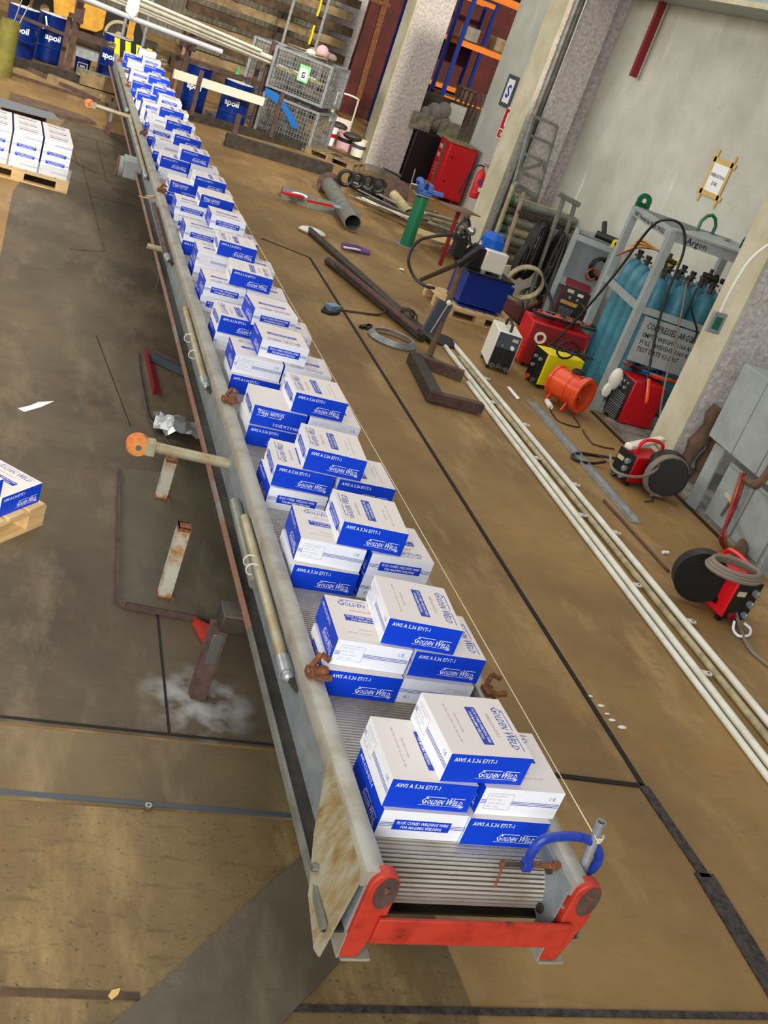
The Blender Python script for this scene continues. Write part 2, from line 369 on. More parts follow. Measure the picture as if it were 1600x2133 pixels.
# ================================================================ GANGWAY
GX,GY=1.745,2.18; GR=Matrix.Translation((GX,GY,0))@Matrix.Rotation(.0030,4,'Z')
G=thing('gangway','long aluminium gangway on trestles, loaded with cartons, red frame at its near end','gangway',(GX,GY,0),rz=.0030)
G['_w']=(0,0,0); GL=19.55
def g(b,name,parent=G,**k): return b.build(name,parent,w=False,**k)
gi=GR.inverted()
def gl(p): return gi@Vector(p)       # world point -> gangway frame
d=MB().mt('alu_deck')
prof=[]
y=.19
import itertools
yy=.20
while yy<GL:
    prof+=[(yy,.664),(yy+.002,.670),(yy+.0105,.670),(yy+.0125,.664)]; yy+=.016
nose=[]
for i in range(13):
    a=rad(90-i*7.5)     # rolls down at the near end
    for k,rr in ((0,.114),(1,.119),(2,.119),(3,.114)):
        aa=a+rad([2.6,2,-2,-2.6][k]); nose.append((.20-math.cos(aa)*rr*1.05 if 0 else .20-rr*math.cos(aa)*1.0,.551+math.sin(aa)*rr))
prof=list(reversed(nose))+prof
V=[];Q=[]
for (py,pz) in prof: V+=[(-.335,py,pz),(.337,py,pz)]
Q=[(2*i,2*i+1,2*i+3,2*i+2) for i in range(len(prof)-1)]
d.add(V,[q for i,q in enumerate(Q) if (i%4)!=3]); d.mt('groove').add(V,[q for i,q in enumerate(Q) if (i%4)==3]); d.mt('alu_web').box((0,GL/2+.2,.645),(.66,GL-.3,.02))
g(d,'deck',smooth=0)
g(MB().mt('steel_dark').box((0,GL/2+.04,.492),(.76,GL-.1,.01)),'underside_shade')  # dark sheet added to stand for the black shade beneath the deck
for sx,xi,xo in ((-1,-.335,-.414),(1,.337,.408)):
    b=MB().mt('alu')
    # rounded top rail
    c=abs(xo-xi); x0,x1=min(xi,xo),max(xi,xo)
    sec=[(x0+.0,.70),(x0,.742),(x0+.008,.757),(x0+.022,.762),(x1-.022,.762),(x1-.008,.757),(x1,.742),(x1,.70)]
    b.prism([(p[0],0,p[1]) for p in sec],(0,GL,0)); g(b,'top_rail')
    b=MB().mt('alu_web'); xw=sx*.392
    b.box((xw,GL/2,.60),(.014,GL,.21)); 
    b.mt('alu').box((xi+sx*.075,GL/2,.697),(.15,GL,.012)) if 0 else None
    b.mt('steel_dark').box((sx*.434,GL/2,.502),(.075,GL,.012)).mt('flange').box((sx*.469,GL/2+.8,.511),(.014,GL-1.6,.032)).mt('tube_grey').box((sx*.469,.8,.511),(.014,1.6,.032)).mt('alu').box((sx*.366,GL/2,.64),(.05,GL,.008)); g(b,'side_channel')  # flange coloured dark to paint in the shadow lying on it
    # red end lug
    b=MB(); cx=-.340 if sx<0 else .398
    zc=.715; P=[(cx-.048,-.02,.41),(cx+.012,-.02,.41),(cx+.05,-.02,.60)]
    for i in range(9):
        a=PI*i/8; P.append((cx+.05*math.cos(a),-.02,zc+.055*math.sin(a)))
    P.append((cx-.05,-.02,.60))
    b.mt('red_paint').prism(P,(0,.045,0))
    g(b,'end_lug',bevel=.004)
    b=MB().mt('rust_dark'); P=[]
    for i in range(18):
        a=2*PI*i/18; P.append((cx+.010+.038*math.cos(a),-.024,zc-.02+.066*math.sin(a)))
    b.prism(P,(0,.006,0)); b.mt('rust').cyl((cx+.005,-.032,zc),(cx+.005,-.02,zc),.009,8)
    g(b,'worn_pad')
    b=MB().mt('alu').box((cx+(.01 if sx<0 else 0),.03,.398),(.1,.1,.012)).box((cx-.05,.04,.45),(.008,.1,.11)); g(b,'foot_plate')
    b=MB().mt('alu_web').prism([(xi-sx*.002,.0,.50),(xi-sx*.002,.0,.73),(xi-sx*.002,.22,.73),(xi-sx*.002,.22,.55)],(-sx*.008,0,0))
    for yy,zz in ((.12,.69),(.07,.56)): b.mt('steel_dark').cyl((xi-sx*.01,yy,zz),(xi-sx*.024,yy,zz),.017,8)
    g(b,'gusset_plate')
b=MB().mt('red_paint').box((.03,-.035,.55),(.70,.014,.105)).box((.03,.0,.504),(.68,.06,.01)); g(b,'crossbar',bevel=.003)
b=MB().mt('stained')
x=-.408
P=[(x,.52,.752),(x,.03,.735),(x-.008,.0,.70),(x-.045,-.02,.41),(x-.06,.0,.42),(x-.07,.15,.49),(x-.06,.30,.62),(x-.02,.47,.74)]
b.prism([Vector(p) for p in P],(-.006,0,0)); b.mt('steel').cyl((x-.012,.08,.70),(x,.08,.70),.014,10).cyl((x-.075,.2,.56),(x-.04,.2,.56),.013,10)
g(b,'cover_plate')
# rusty cleats on the rails
for px,py in ((668,1405),(478,835),(337,398),(302,280),(268,180),(252,128)):
    q=gl(F(px,py,.77)); b=MB().mt('rust')
    b.box((-.385,q.y,.775),(.06,.05,.03)).beam((-.40,q.y+.02,.77),(-.36,q.y+.05,.83),.018,.018).beam((-.36,q.y+.05,.83),(-.325,q.y+.03,.815),.016,.016).beam((-.385,q.y-.02,.77),(-.325,q.y-.045,.79),.02,.016).ball((-.35,q.y,.785),.025,8)
    g(b,'cleat')
for px,py in ((1018,1440),(728,850)):
    q=gl(F(px,py,.77)); b=MB().mt('rust')
    b.box((.385,q.y,.765),(.05,.06,.03)).beam((.37,q.y+.02,.76),(.40,q.y+.05,.82),.018,.018).beam((.40,q.y+.05,.82),(.44,q.y+.04,.81),.016,.016).beam((.4,q.y-.02,.77),(.45,q.y-.03,.79),.02,.016)
    g(b,'cleat')
# folded hand-rail stanchions lying in the left channel
def stan(y0,y1,x,z,r,m,end=True):
    b=MB().mt(m).cyl((x,y0,z),(x,y1,z+.02),r,12)
    if end:
        b.mt('galv').pipe((x,y0-.02,z-.002),(x,y0+.08,z),r+.008,.006).ball((x,y0-.03,z),r*1.15,10).mt('steel_dark').beam((x+.01,y0-.05,z),(x+.03,y0-.12,z+.0),.02,.02)
    g(b,'folded_stanchion')
stan(gl(F(598,1392,.66)).y,gl(F(520,1075,.68)).y,-.425,.645,.024,'tube_old')
stan(gl(F(622,1360,.66)).y,gl(F(545,1060,.66)).y,-.385,.645,.017,'tube_grey',False)
stan(gl(F(545,1210,.62)).y,gl(F(492,1040,.64)).y,-.43,.60,.03,'tube_grey',False)
stan(gl(F(425,790,.68)).y,gl(F(378,640,.68)).y,-.425,.65,.024,'tube_old')
stan(gl(F(440,800,.68)).y,gl(F(395,650,.68)).y,-.387,.65,.017,'tube_grey',False)
stan(gl(F(330,525,.68)).y,gl(F(312,420,.68)).y,-.44,.645,.022,'rust_dark')
stan(gl(F(300,360,.68)).y,gl(F(268,240,.68)).y,-.43,.65,.024,'tube_old')
stan(gl(F(262,225,.68)).y,gl(F(250,150,.68)).y,-.43,.65,.024,'tube_grey')
for px,py in ((535,1185),(520,1165),(405,705),(410,738)):
    q=gl(F(px,py,.66)); g(MB().mt('white_tube').tube(loops((-.45,q.y,.65),.03,1,0,.01,.1,10,'y'),.004,5),'wire_tie')
# bracing arms on the left with rollers
def arm(pt,x2,zz):
    q=gl(F(*pt,zz)); b=MB().mt('tube_old').cyl((-.35,q.y,zz-.01),(x2,q.y+.01,zz),.03,14); b.mt('rust').ball((-.37,q.y,zz-.01),.05,10,(.5,1.2,1.3)).box((-.345,q.y+.02,zz-.02),(.012,.12,.14))
    b.mt('tube_old').box((x2-.02,q.y,zz),(.05,.07,.075)); o=g(b,'roller_arm')
    b=MB().mt('roller_orange').lathe([(.028,-.035),(.055,-.03),(.062,-.02),(.05,0),(.062,.02),(.055,.03),(.028,.035)],(0,0,0),20)
    for i,v in enumerate(b.v): b.v[i]=Vector((x2-.085+v.x,q.y+v.z,zz+v.y))
    b.mt('steel').cyl((x2-.085,q.y-.045,zz),(x2-.085,q.y+.045,zz),.015,10)
    r_=g(b,'roller',parent=o)
arm((460,960),gl(F(320,930,.62)).x,.62); arm((262,240),gl(F(200,228,.62)).x,.62)
q=gl(F(300,508,.62)); g(MB().mt('tube_old').cyl((-.35,q.y,.61),(-.58,q.y,.61),.026,12),'roller_arm')
q=gl(F(278,335,.6)); b=MB().mt('cabinet').box((-.50,q.y,.52),(.2,.34,.2)).cyl((-.60,q.y,.50),(-.66,q.y,.50),.12,16).mt('rust').cyl((-.655,q.y,.50),(-.67,q.y,.50),.125,16); g(b,'hinge_block',bevel=.01)
b=MB().mt('tape').tube(smooth_path([(-.5,q.y-1.95,.66),(-.43,q.y-2.02,.7),(-.40,q.y-1.9,.67),(-.47,q.y-2.0,.66),(-.56,q.y-1.93,.64)]),.006,5); g(b,'ribbon')
# hazard plate at the far end
b=MB(); y=GL+.25
for sx in (-1,1):
    for i in range(5):
        xa=sx*(.12+.0); 
P0=Vector((-.38,y,.75))
for k in range(8):
    b.mt('yellow' if k%2==0 else 'black').prism([(-.38+k*.1,y,.98-(k*.02)),(-.28+k*.1,y,.98-(k*.02)-.02),(-.28+k*.1,y,.70),(-.38+k*.1,y,.70)] if 0 else [(-.40+k*.1,y,.70),(-.30+k*.1,y,.70),(-.36+k*.1,y,1.0),(-.46+k*.1,y,1.0)],(0,.01,0))
g(b,'hazard_plate',smooth=0)
for x in(-.5,-.46,.46,.5): g(MB().mt('steel').tube(loops((x,y-.05,.86),.045,1,0,.001,.0,12,'y'),.009,6),'ring_shackle')
b=MB().mt('galv').cyl((-.2,GL,.5),(-.2,GL+.1,1.9),.02,8).cyl((.18,GL,.5),(.18,GL+.1,1.9),.02,8) if 0 else None
# string pulled along the right side, and its post and clamp
A=F(1245,1752,.88); B=F(352,180,1.0)
tag(MB().mt('string').tube([A,A.lerp(B,.5)-Vector((0,0,.01)),B],.0022,4).build('string_line'),'thin white string line stretched along the right side of gangway','string')
p0=gl(F(1208,1822,.72)); 
T=MB().mt('galv').pipe(F(1212,1815,.72),F(1253,1712,.93),.017,.003,14); T.mt('string').tube(loops(F(1243,1745,.862),.02,4,-.01,.006,.05,10),.002,4)
tag(T.build('pipe_post'),'short galvanised pipe post with string tied around it, clamped to gangway','pipe')
ct=thing('clamp','blue G clamp with rusty screw gripping the right gangway rail','clamp',tuple(F(1180,1790,.70)))
a=F(1100,1800,.76); e=F(1232,1800,.74)
zt=.84
yc=F(1180,1790,.76).y
def cp(x,z): return Vector((x,yc+.02*(x-2.0),z))
xl,xr=2.0,2.21
xl=F(1105,1805,.74).x; xr=F(1235,1800,.74).x
path=[cp(xl,.735),cp(xl-.005,.79),cp(xl+.01,.835),cp(xl+.05,.855),cp((xl+xr)/2,.862),cp(xr-.07,.85),cp(xr-.015,.81),cp(xr+.012,.76),cp(xr+.005,.71)]
b=MB().mt('blue_clamp'); pp=smooth_path(path,4)
b.tube(pp,.0165,10)
b.box(cp(xl,.725),(.034,.036,.036)); b.box(cp(xr-.02,.705),(.05,.03,.03)); b.build('frame',ct,bevel=.004)
b=MB().mt('rust').cyl(cp(xl-.01,.725),cp(2.075,.725),.0095,10).cyl(cp(2.062,.725),cp(2.078,.725),.017,12).mt('steel_dark').cyl(cp(xl-.09,.725),cp(xl-.01,.725),.0095,10).mt('rust').cyl(cp(xl-.092,.725)+Vector((0,0,.02)),cp(xl-.092,.725)+Vector((0,-.02,-.085)),.004,6).ball(cp(xl-.092,.725),.013,8); b.build('screw',ct)
# trestles under the gangway
def trestle(y,label,x0,x1,legs,z=.496,m='steel_dark',bw=.13,bh=.09):
    t=thing('support_trestle',label,'trestle',(GX,y,0),'trestles under the gangway')
    MB().mt(m).box(((x0+x1)/2,y,z-bh/2),(x1-x0,bw,bh)).build('beam',t,bevel=.006)
    for x in legs:
        MB().mt('rust_dark').box((x,y,(z-bh)/2),(.075,.075,z-bh)).mt('steel').box((x+.0,y-.039,(z-bh)*.72),(.05,.004,(z-bh)*.4)).build('leg',t,bevel=.004)
trestle(F(450,1270,.48).y,'near trestle under gangway, blued box beam on rusty leg with chalk-white foot',F(457,1240,.49).x,2.35,(F(412,1460).x,2.25))
trestle(F(222,282).y,'far trestle with dark leg under the gangway beside wooden board',F(222,282).x-.05,2.35,(F(222,282).x,2.28))
trestle(10.2,'middle trestle mostly hidden beneath the loaded gangway',1.42,2.05,(1.46,2.02))
m_=bpy.data.materials.new('chalk'); m_.use_nodes=True; nt_=m_.node_tree; b_=nt_.nodes['Principled BSDF']; b_.inputs['Base Color'].default_value=(.62,.6,.56,1); b_.inputs['Roughness'].default_value=.9
tc_=nt_.nodes.new('ShaderNodeTexCoord'); n_=nt_.nodes.new('ShaderNodeTexNoise'); n_.inputs['Scale'].default_value=7; n_.inputs['Detail'].default_value=8
l_=nt_.nodes.new('ShaderNodeVectorMath'); l_.operation='LENGTH'; nt_.links.new(tc_.outputs['Object'],n_.inputs['Vector']); nt_.links.new(tc_.outputs['Object'],l_.inputs[0])
r_=nt_.nodes.new('ShaderNodeMapRange'); r_.inputs[1].default_value=.0; r_.inputs[2].default_value=.30; r_.inputs[3].default_value=.9; r_.inputs[4].default_value=0; nt_.links.new(l_.outputs['Value'],r_.inputs[0])
r2_=nt_.nodes.new('ShaderNodeMapRange'); r2_.inputs[1].default_value=.42; r2_.inputs[2].default_value=.68; nt_.links.new(n_.outputs['Fac'],r2_.inputs[0]); x_=nt_.nodes.new('ShaderNodeMath'); x_.operation='MULTIPLY'; nt_.links.new(r_.outputs[0],x_.inputs[0]); nt_.links.new(r2_.outputs[0],x_.inputs[1]); nt_.links.new(x_.outputs[0],b_.inputs['Alpha']); MT['chalk']=m_
P_=F(412,1462,.0052); o=MB().mt('chalk').prism([P_+Vector((.32*math.cos(k*.393),.32*math.sin(k*.393),0)) for k in range(16)],(0,0,.0004)).build('chalk_dust'); tag(o,'white chalk dust scattered around the foot of near trestle','dust'); o['kind']='stuff'
# ================================================================ CARTONS
W_,H_=.312,.117
b=MB(); hw=W_/2
b.mt('card_top_shaded').add([(-hw,-hw,H_),(hw,-hw,H_),(hw,hw,H_),(-hw,hw,H_),(-hw,-hw,0),(hw,-hw,0),(hw,hw,0),(-hw,hw,0)],[(0,1,2,3),(7,6,5,4)])
b.mt('blue_ink').add([(-hw,-hw,0),(hw,-hw,0),(hw,-hw,H_),(-hw,-hw,H_),(hw,hw,0),(-hw,hw,0),(-hw,hw,H_),(hw,hw,H_)],[(0,1,2,3),(4,5,6,7)])
b.mt('white').add([(-hw,hw,0),(-hw,-hw,0),(-hw,-hw,H_),(-hw,hw,H_),(hw,-hw,0),(hw,hw,0),(hw,hw,H_),(hw,-hw,H_)],[(0,1,2,3),(4,5,6,7)])
E_=.0006
def faceA(o,ux,uy):
    O=Vector(o);U=Vector(ux);Y=Vector(uy)
    text(b,'AWS A 5.36 E71T-1',O+U*.018+Y*(H_-.031),U,Y,.0165,'white',.014,width=.160)
    q=O+U*.128+Y*.026; sh=.28
    w1=text(b,'G',q,U,Y,.027,'white',.016,sh,width=.019); text(b,'OLDEN',q+U*.0215,U,Y,.019,'white',.016,sh,width=.060)
    text(b,'W',q+U*.088,U,Y,.027,'white',.016,sh,width=.028); text(b,'ELD',q+U*.1175,U,Y,.019,'white',.016,sh,width=.035)
    rect(b,q,U,Y,.006,.0285,.080,.031,'white',sh); rect(b,q,U,Y,.096,.0285,.150,.031,'white',sh); rect(b,q,U,Y,-.003,-.006,.150,-.0045,'white',sh)
    c=q+U*.152+Y*-.004
    P=[]
    for i in range(12):
        a=PI*i/6; r=.011 if i%2==0 else .003; P.append(c+U*(r*math.cos(a)*1.2)+Y*(r*math.sin(a)))
    b.mt('white').add(P,[tuple(range(12))])
def logo(o,U,Y,s,m):
    q=Vector(o);U=Vector(U);Y=Vector(Y);sh=.2
    text(b,'G',q,U,Y,.026*s,m,.0,sh,width=.02*s); text(b,'OLDEN',q+U*.0215*s,U,Y,.02*s,m,.0,sh,width=.062*s)
    text(b,'W',q+U*.092*s,U,Y,.026*s,m,.0,sh,width=.028*s); text(b,'ELD',q+U*.120*s,U,Y,.02*s,m,.0,sh,width=.038*s)
    rect(b,q,U,Y,.006*s,.028*s,.083*s,.030*s,m,sh); rect(b,q,U,Y,.098*s,.028*s,.158*s,.030*s,m,sh)
def stripes(O,U,Y,x0,x1,m='blue_ink2'):
    for k in range(3): rect(b,O,U,Y,x0,.050+k*.0065,x1,.0525+k*.0065,m)
def faceF(o,ux,uy):
    O=Vector(o);U=Vector(ux);Y=Vector(uy)
    stripes(O,U,Y,.003,.052); stripes(O,U,Y,.262,W_-.003)
    rect(b,O,U,Y,.052,.036,.262,.080,'blue_ink'); Z=U.cross(Y)*E_
    text(b,'FLUX CORED WELDING WIRE',O+Z+U*.157+Y*.061,U,Y,.0125,'white',.015,.1,width=.188,center=True)
    text(b,'FOR MAG/MIG WELDING',O+Z+U*.157+Y*.042,U,Y,.0125,'white',.015,.1,width=.150,center=True)
def faceC(o,ux,uy):
    O=Vector(o);U=Vector(ux);Y=Vector(uy)
    stripes(O,U,Y,.003,.022); stripes(O,U,Y,.120,W_-.003)
    x0,x1,y0,y1=.022,.120,.026,.095;t=.0012
    for r in ((x0,y0,x1,y0+t),(x0,y1-t,x1,y1),(x0,y0,x0+t,y1),(x1-t,y0,x1,y1)): rect(b,O,U,Y,*r,'grey_ink')
    for k,(t_,wd) in enumerate((('AWS A5.36 E71T-1',.07),('NET WT : 15KGS',.05),('LOT NO : 80231103',.065),('SIZE : 1.2MM',.045))):
        text(b,t_,O+U*.030+Y*(.081-k*.0155),U,Y,.006,'grey_ink',0,width=wd)
    text(b,'C',O+U*.258+Y*.080,U,Y,.014,'line_ink',0,width=.011); text(b,'E',O+U*.275+Y*.080,U,Y,.014,'line_ink',0,width=.010)
faceA((-hw,-hw-E_,0),(1,0,0),(0,0,1)); faceA((hw,hw+E_,0),(-1,0,0),(0,0,1))
faceC((-hw-E_,hw,0),(0,-1,0),(0,0,1)); faceF((hw+E_,-hw,0),(0,1,0),(0,0,1))
tz=H_+E_; U=Vector((0,-1,0)); Y=Vector((1,0,0)); O=Vector((-hw,hw,tz))     # top print
logo(O+U*.045+Y*.252,U,Y,1.42,'blue_ink2'); text(b,'AWS A 5.36 E71T-1',O+U*.09+Y*.215,U,Y,.013,'brown_ink',0,width=.12)
rect(b,O,U,Y,.06,.145,.255,.185,'blue_ink2'); Z=Vector((0,0,E_))
text(b,'FLUX CORED WELDING WIRE',O+Z+U*.157+Y*.168,U,Y,.011,'white',.01,width=.175,center=True); text(b,'FOR MAG/MIG WELDING',O+Z+U*.157+Y*.150,U,Y,.011,'white',.01,width=.14,center=True)
text(b,'APPROVED BY SOCIETIES',O+U*.10+Y*.085,U,Y,.006,'brown_ink',0,width=.10); text(b,'ABS, BV, CCS, DNV, GL, KR, LR, NK',O+U*.05+Y*.060,U,Y,.006,'brown_ink',0,width=.2)
CART=b.build('carton_source',smooth=0); CART_ME=CART.data; bpy.data.objects.remove(CART)
ROT={'A':0,'a':180,'F':-90,'C':90,'U':0,'c':90}
LOOK={'A':'blue','a':'blue','U':'blue-front upside-down','F':'white label-front','C':'white CE-front','c':'white upside-down'}
ORD=['first','second','third','fourth','fifth','sixth','seventh','eighth','ninth','tenth','eleventh','twelfth','thirteenth','fourteenth','fifteenth','sixteenth','seventeenth','eighteenth','nineteenth','twentieth','twenty-first','last']
POS={'T':'crowning','L1':'upper left in','L0':'lower left in','R1':'upper right in','R0':'lower right in'}
def carton(x,y,z,yaw,var,label,group,parent=None):
    o=bpy.data.objects.new('carton',CART_ME); COL.objects.link(o)
    R=Matrix.Translation((x,y,z))@Matrix.Rotation(rad(yaw),4,'Z')
    if var in('U','c'): R=R@Matrix.Rotation(PI,4,'Y')@Matrix.Translation((0,0,-H_)) if var=='U' else R@Matrix.Rotation(rad(ROT[var]),4,'Z')@Matrix.Rotation(PI,4,'X')@Matrix.Translation((0,0,-H_))@Matrix.Rotation(0,4,'Z')
    else: R=R@Matrix.Rotation(rad(ROT[var]),4,'Z')
    o.matrix_world=R; tag(o,label,'box',group); return o
STACKS=[
 [(1.605, 2.577, 0.0), (1.599, 2.592, -0.055), (1.921, 2.569, 0.0), (1.937, 2.592, 0.575), (1.76, 2.608, 2.712), ['F', 'A', 'A', 'C', 'A']],
 [(1.576, 3.314, 0.0), (1.586, 3.349, -1.369), (1.893, 3.322, 0.0), (1.91, 3.345, 0.146), (1.768, 3.359, -3.085), ['a', 'C', 'c', 'A', 'A']],
 [(1.578, 4.077, 0.0), (1.586, 4.104, -2.8), (1.911, 4.077, 0.0), (1.91, 4.086, 1.657), (1.751, 4.105, -2.772), ['A', 'C', 'c', 'F', 'a']],
 [(1.588, 4.815, 0.0), (1.599, 4.83, -2.8), (1.909, 4.815, 0.0), (1.923, 4.813, 0.265), (1.735, 4.835, -3.219), ['F', 'a', 'F', 'a', 'a']],
 [(1.586, 5.556, 0.0), (1.593, 5.572, -1.365), (1.907, 5.556, 0.0), (1.917, 5.57, -0.442), (1.801, 5.593, 0.052), ['A', 'U', 'C', 'C', 'a']],
 [(1.587, 6.309, 0.0), (1.585, 6.345, -0.2), (1.905, 6.309, 0.0), (1.909, 6.333, -1.274), (1.73, 6.404, 0.428), ['A', 'C', 'C', 'F', 'F']],
 [(1.572, 7.051, 0.0), (1.576, 7.071, 1.735), (1.893, 7.051, 0.0), (1.92, 7.047, -1.559), (1.767, 7.027, 3.842), ['C', 'a', 'A', 'C', 'F']],
 [(1.555, 7.836, 0.0), (1.555, 7.819, 1.266), (1.876, 7.836, 0.0), (1.879, 7.817, -1.8), (1.744, 7.874, -2.622), ['F', 'F', 'C', 'C', 'A']],
 [(1.579, 8.575, 0.0), (1.583, 8.595, -1.158), (1.898, 8.575, 0.0), (1.907, 8.556, -1.8), (1.739, 8.649, -1.571), ['c', 'C', 'A', 'C', 'a']],
 [(1.551, 9.307, 0.0), (1.551, 9.327, 0.0), (1.872, 9.307, 0.0), (1.876, 9.336, 0.909), (1.767, 9.509, 0.0), ['A', 'F', 'A', 'A', 'F']],
 [(1.548, 10.145, 0.0), (1.548, 10.216, 0.0), (1.869, 10.145, 0.0), (1.873, 10.232, -0.252), (1.753, 10.229, 0.0), ['F', 'F', 'C', 'C', 'U']],
 [(1.559, 11.069, 0.0), (1.563, 11.089, 0.0), (1.88, 11.069, 0.0), (1.888, 11.086, 1.045), (1.782, 11.03, 0.0), ['A', 'U', 'A', 'C', 'A']],
 [(1.553, 12.228, 0.0), (1.557, 12.248, 0.0), (1.874, 12.228, 0.0), (1.882, 12.232, -0.874), (1.759, 12.317, 0.0), ['C', 'A', 'C', 'C', 'A']],
 [(1.547, 13.076, 0.0), (1.551, 13.096, 0.0), (1.868, 13.076, 0.0), (1.876, 13.114, -0.153), (1.754, 13.167, 0.0), ['A', 'C', 'C', 'C', 'A']],
 [(1.537, 13.96, 0.0), (1.537, 13.98, 0.0), (1.858, 13.96, 0.0), (1.862, 13.972, 0.017), (1.729, 14.046, 0.0), ['A', 'F', 'A', 'A', 'A']],
 [(1.563, 14.917, 0.0), (1.567, 14.937, 0.0), (1.879, 14.917, 0.0), (1.892, 14.931, 0.204), (1.715, 14.964, 0.0), ['A', 'C', 'C', 'C', 'A']],
 [(1.564, 15.852, 0.0), (1.568, 15.872, 0.0), (1.881, 15.852, 0.0), (1.893, 15.888, 0.437), (1.765, 15.96, 0.0), ['C', 'F', 'C', 'C', 'F']],
 [(1.539, 16.645, 0.0), (1.543, 16.665, 0.0), (1.86, 16.645, 0.0), (1.868, 16.679, 1.178), (1.755, 16.811, 0.0), ['C', 'A', 'C', 'C', 'A']],
 [(1.525, 17.706, 0.0), (1.525, 17.726, 0.0), (1.846, 17.706, 0.0), (1.85, 17.712, 0.866), (1.76, 17.963, 0.0), ['A', 'A', 'A', 'A', 'A']],
 [(1.55, 18.922, 0.0), (1.554, 18.942, 0.0), (1.867, 18.922, 0.0), (1.879, 18.958, 0.166), (1.762, 19.151, 0.0), ['C', 'F', 'A', 'A', 'A']],
 [(1.628, 20.114, 0.0), (1.56, 20.134, 0.0), (1.945, 20.114, 0.0), (1.885, 20.122, 0.796), (1.793, 20.182, 0.0), ['C', 'C', 'A', 'A', 'F']],
 [(1.541, 20.98, 0.0), (1.545, 21.0, 0.0), (1.861, 20.98, 0.0), (1.87, 20.991, -1.048), (1.795, 21.337, 0.0), ['A', 'A', 'C', 'C', 'C']],
]
ZD=.671
for n,row in enumerate(STACKS):
    for (x,y,a),s,v,lay in zip(row[:5],('L0','L1','R0','R1','T'),row[5],(0,1,0,1,2)):
        where='first stack by the red end' if n==0 else ('last stack by the hazard plate' if n==21 else ORD[n]+' stack from the red end')
        carton(x,y,ZD+lay*(H_+.001),a,v,'%s wire carton %s the %s'%(LOOK[v],POS[s],where),'wire cartons stacked along the gangway')

# ================================================================ PALLETS OF CARTONS (left)
def pallet(name,label,x,y,rz,w,d,old=False,z=0):
    t=thing(name,label,'pallet',(x,y,z),rz=rz); t['_w']=(0,0,0); m='wood_old' if old else 'wood'
    for i in range(7): MB().mt(m).box((-w/2+w*(i+.5)/7,0,.135),(w/7*.82,d,.018)).build('top_board',t,w=False,bevel=.002)
    for yy in(-d/2+.05,0,d/2-.05):
        MB().mt(m).box((0,yy,.117),(w,.1,.018)).build('stringer',t,w=False); MB().mt(m).box((0,yy,.009),(w,.1,.018)).build('bottom_board',t,w=False)
        for xx in(-w/2+.07,0,w/2-.07): MB().mt(m).box((xx,yy,.063),(.14,.1,.09)).build('block',t,w=False,bevel=.003)
    return t
def place(P,rz,lx,ly): c,s=math.cos(rz),math.sin(rz); return P.x+c*lx-s*ly,P.y+s*lx+c*ly
c1=F(139,405); c0=F(0,368); rz1=math.atan2(c1.y-c0.y,c1.x-c0.x); w1=1.12
px_,py_=place(c1,rz1,-w1/2,.5); pallet('pallet','pale wooden pallet under the wrapped carton stack at left edge',px_,py_,rz1,w1,1.0)
for k in range(4):
    for i in range(3):
        for j in range(3):
            if 0<i<0: continue
            x,y=place(c1,rz1,-.17-.34*i*.98-.02,.19+j*.32)
            vis={0:'right',1:'middle',2:'left'}[i]; row=['front','middle','back'][j]; lay=['bottom','second','third','top'][k]
            if j>0 and k<3: continue
            carton(x,y,.145+k*(H_*.86+.0),math.degrees(rz1),'C' if k in(0,3) else 'F','bleached wire carton, %s layer, %s row, %s column on far left pallet'%(lay,row,vis),'cartons on the far left pallet').scale=(1,1,.85)
b=MB().mt('film'); 
for side in (0,):
    P=[place(c1,rz1,-1.08,.02),place(c1,rz1,.0,.02),place(c1,rz1,.015,.95)]
    v=[];n=26
    for i in range(n+1):
        t=i/n*2; a=P[int(min(t,1.999))];c=P[int(min(t,1.999))+1]; f=t-int(min(t,1.999)); x=a[0]+(c[0]-a[0])*f;y=a[1]+(c[1]-a[1])*f
        for z in (.12,.2,.28): v.append((x+random.uniform(-.012,.012),y+random.uniform(-.012,.0)-.012,z+random.uniform(-.01,.01)))
    b.add(v,[(3*i+k,3*i+3+k,3*i+4+k,3*i+1+k) for i in range(n) for k in range(2)])
tag(b.build('plastic_wrap'),'clear crinkled plastic wrap around the foot of far left cartons','wrap')
# near-left pallet, turned
c1=F(88,1095); c0=F(0,1133); rz2=math.atan2(c1.y-c0.y,c1.x-c0.x)
x,y=place(c1,rz2,-.55,.6); pallet('pallet','pale wooden pallet with torn film at left edge by grey plate',x,y,rz2,1.1,1.2)
for k in range(2):
    for i in range(2 if k else 3):
        for j in range(2):
            ii=i+(1 if k else 0)
            x,y=place(c1,rz2,-.19-.33*ii,.19+.33*j)
            carton(x,y,.145+k*H_,math.degrees(rz2),'A' if j==0 else 'F','loose wire carton on near left pallet, %s layer, %s row, %s column'%(['lower','upper'][k],['front','rear'][j],['right','middle','left'][ii]),'cartons on the near left pallet')
b=MB().mt('film'); v=[]
for i in range(9):
    for j in range(5):
        x,y=place(c1,rz2,-.75+i*.085,.62+j*.08); v.append((x,y,.27+random.uniform(0,.07)))
b.add(v,[(i*5+j,i*5+5+j,i*5+6+j,i*5+1+j) for i in range(8) for j in range(4)]); tag(b.build('plastic_film',smooth=0),'torn crumpled clear film lying behind near left cartons','film')
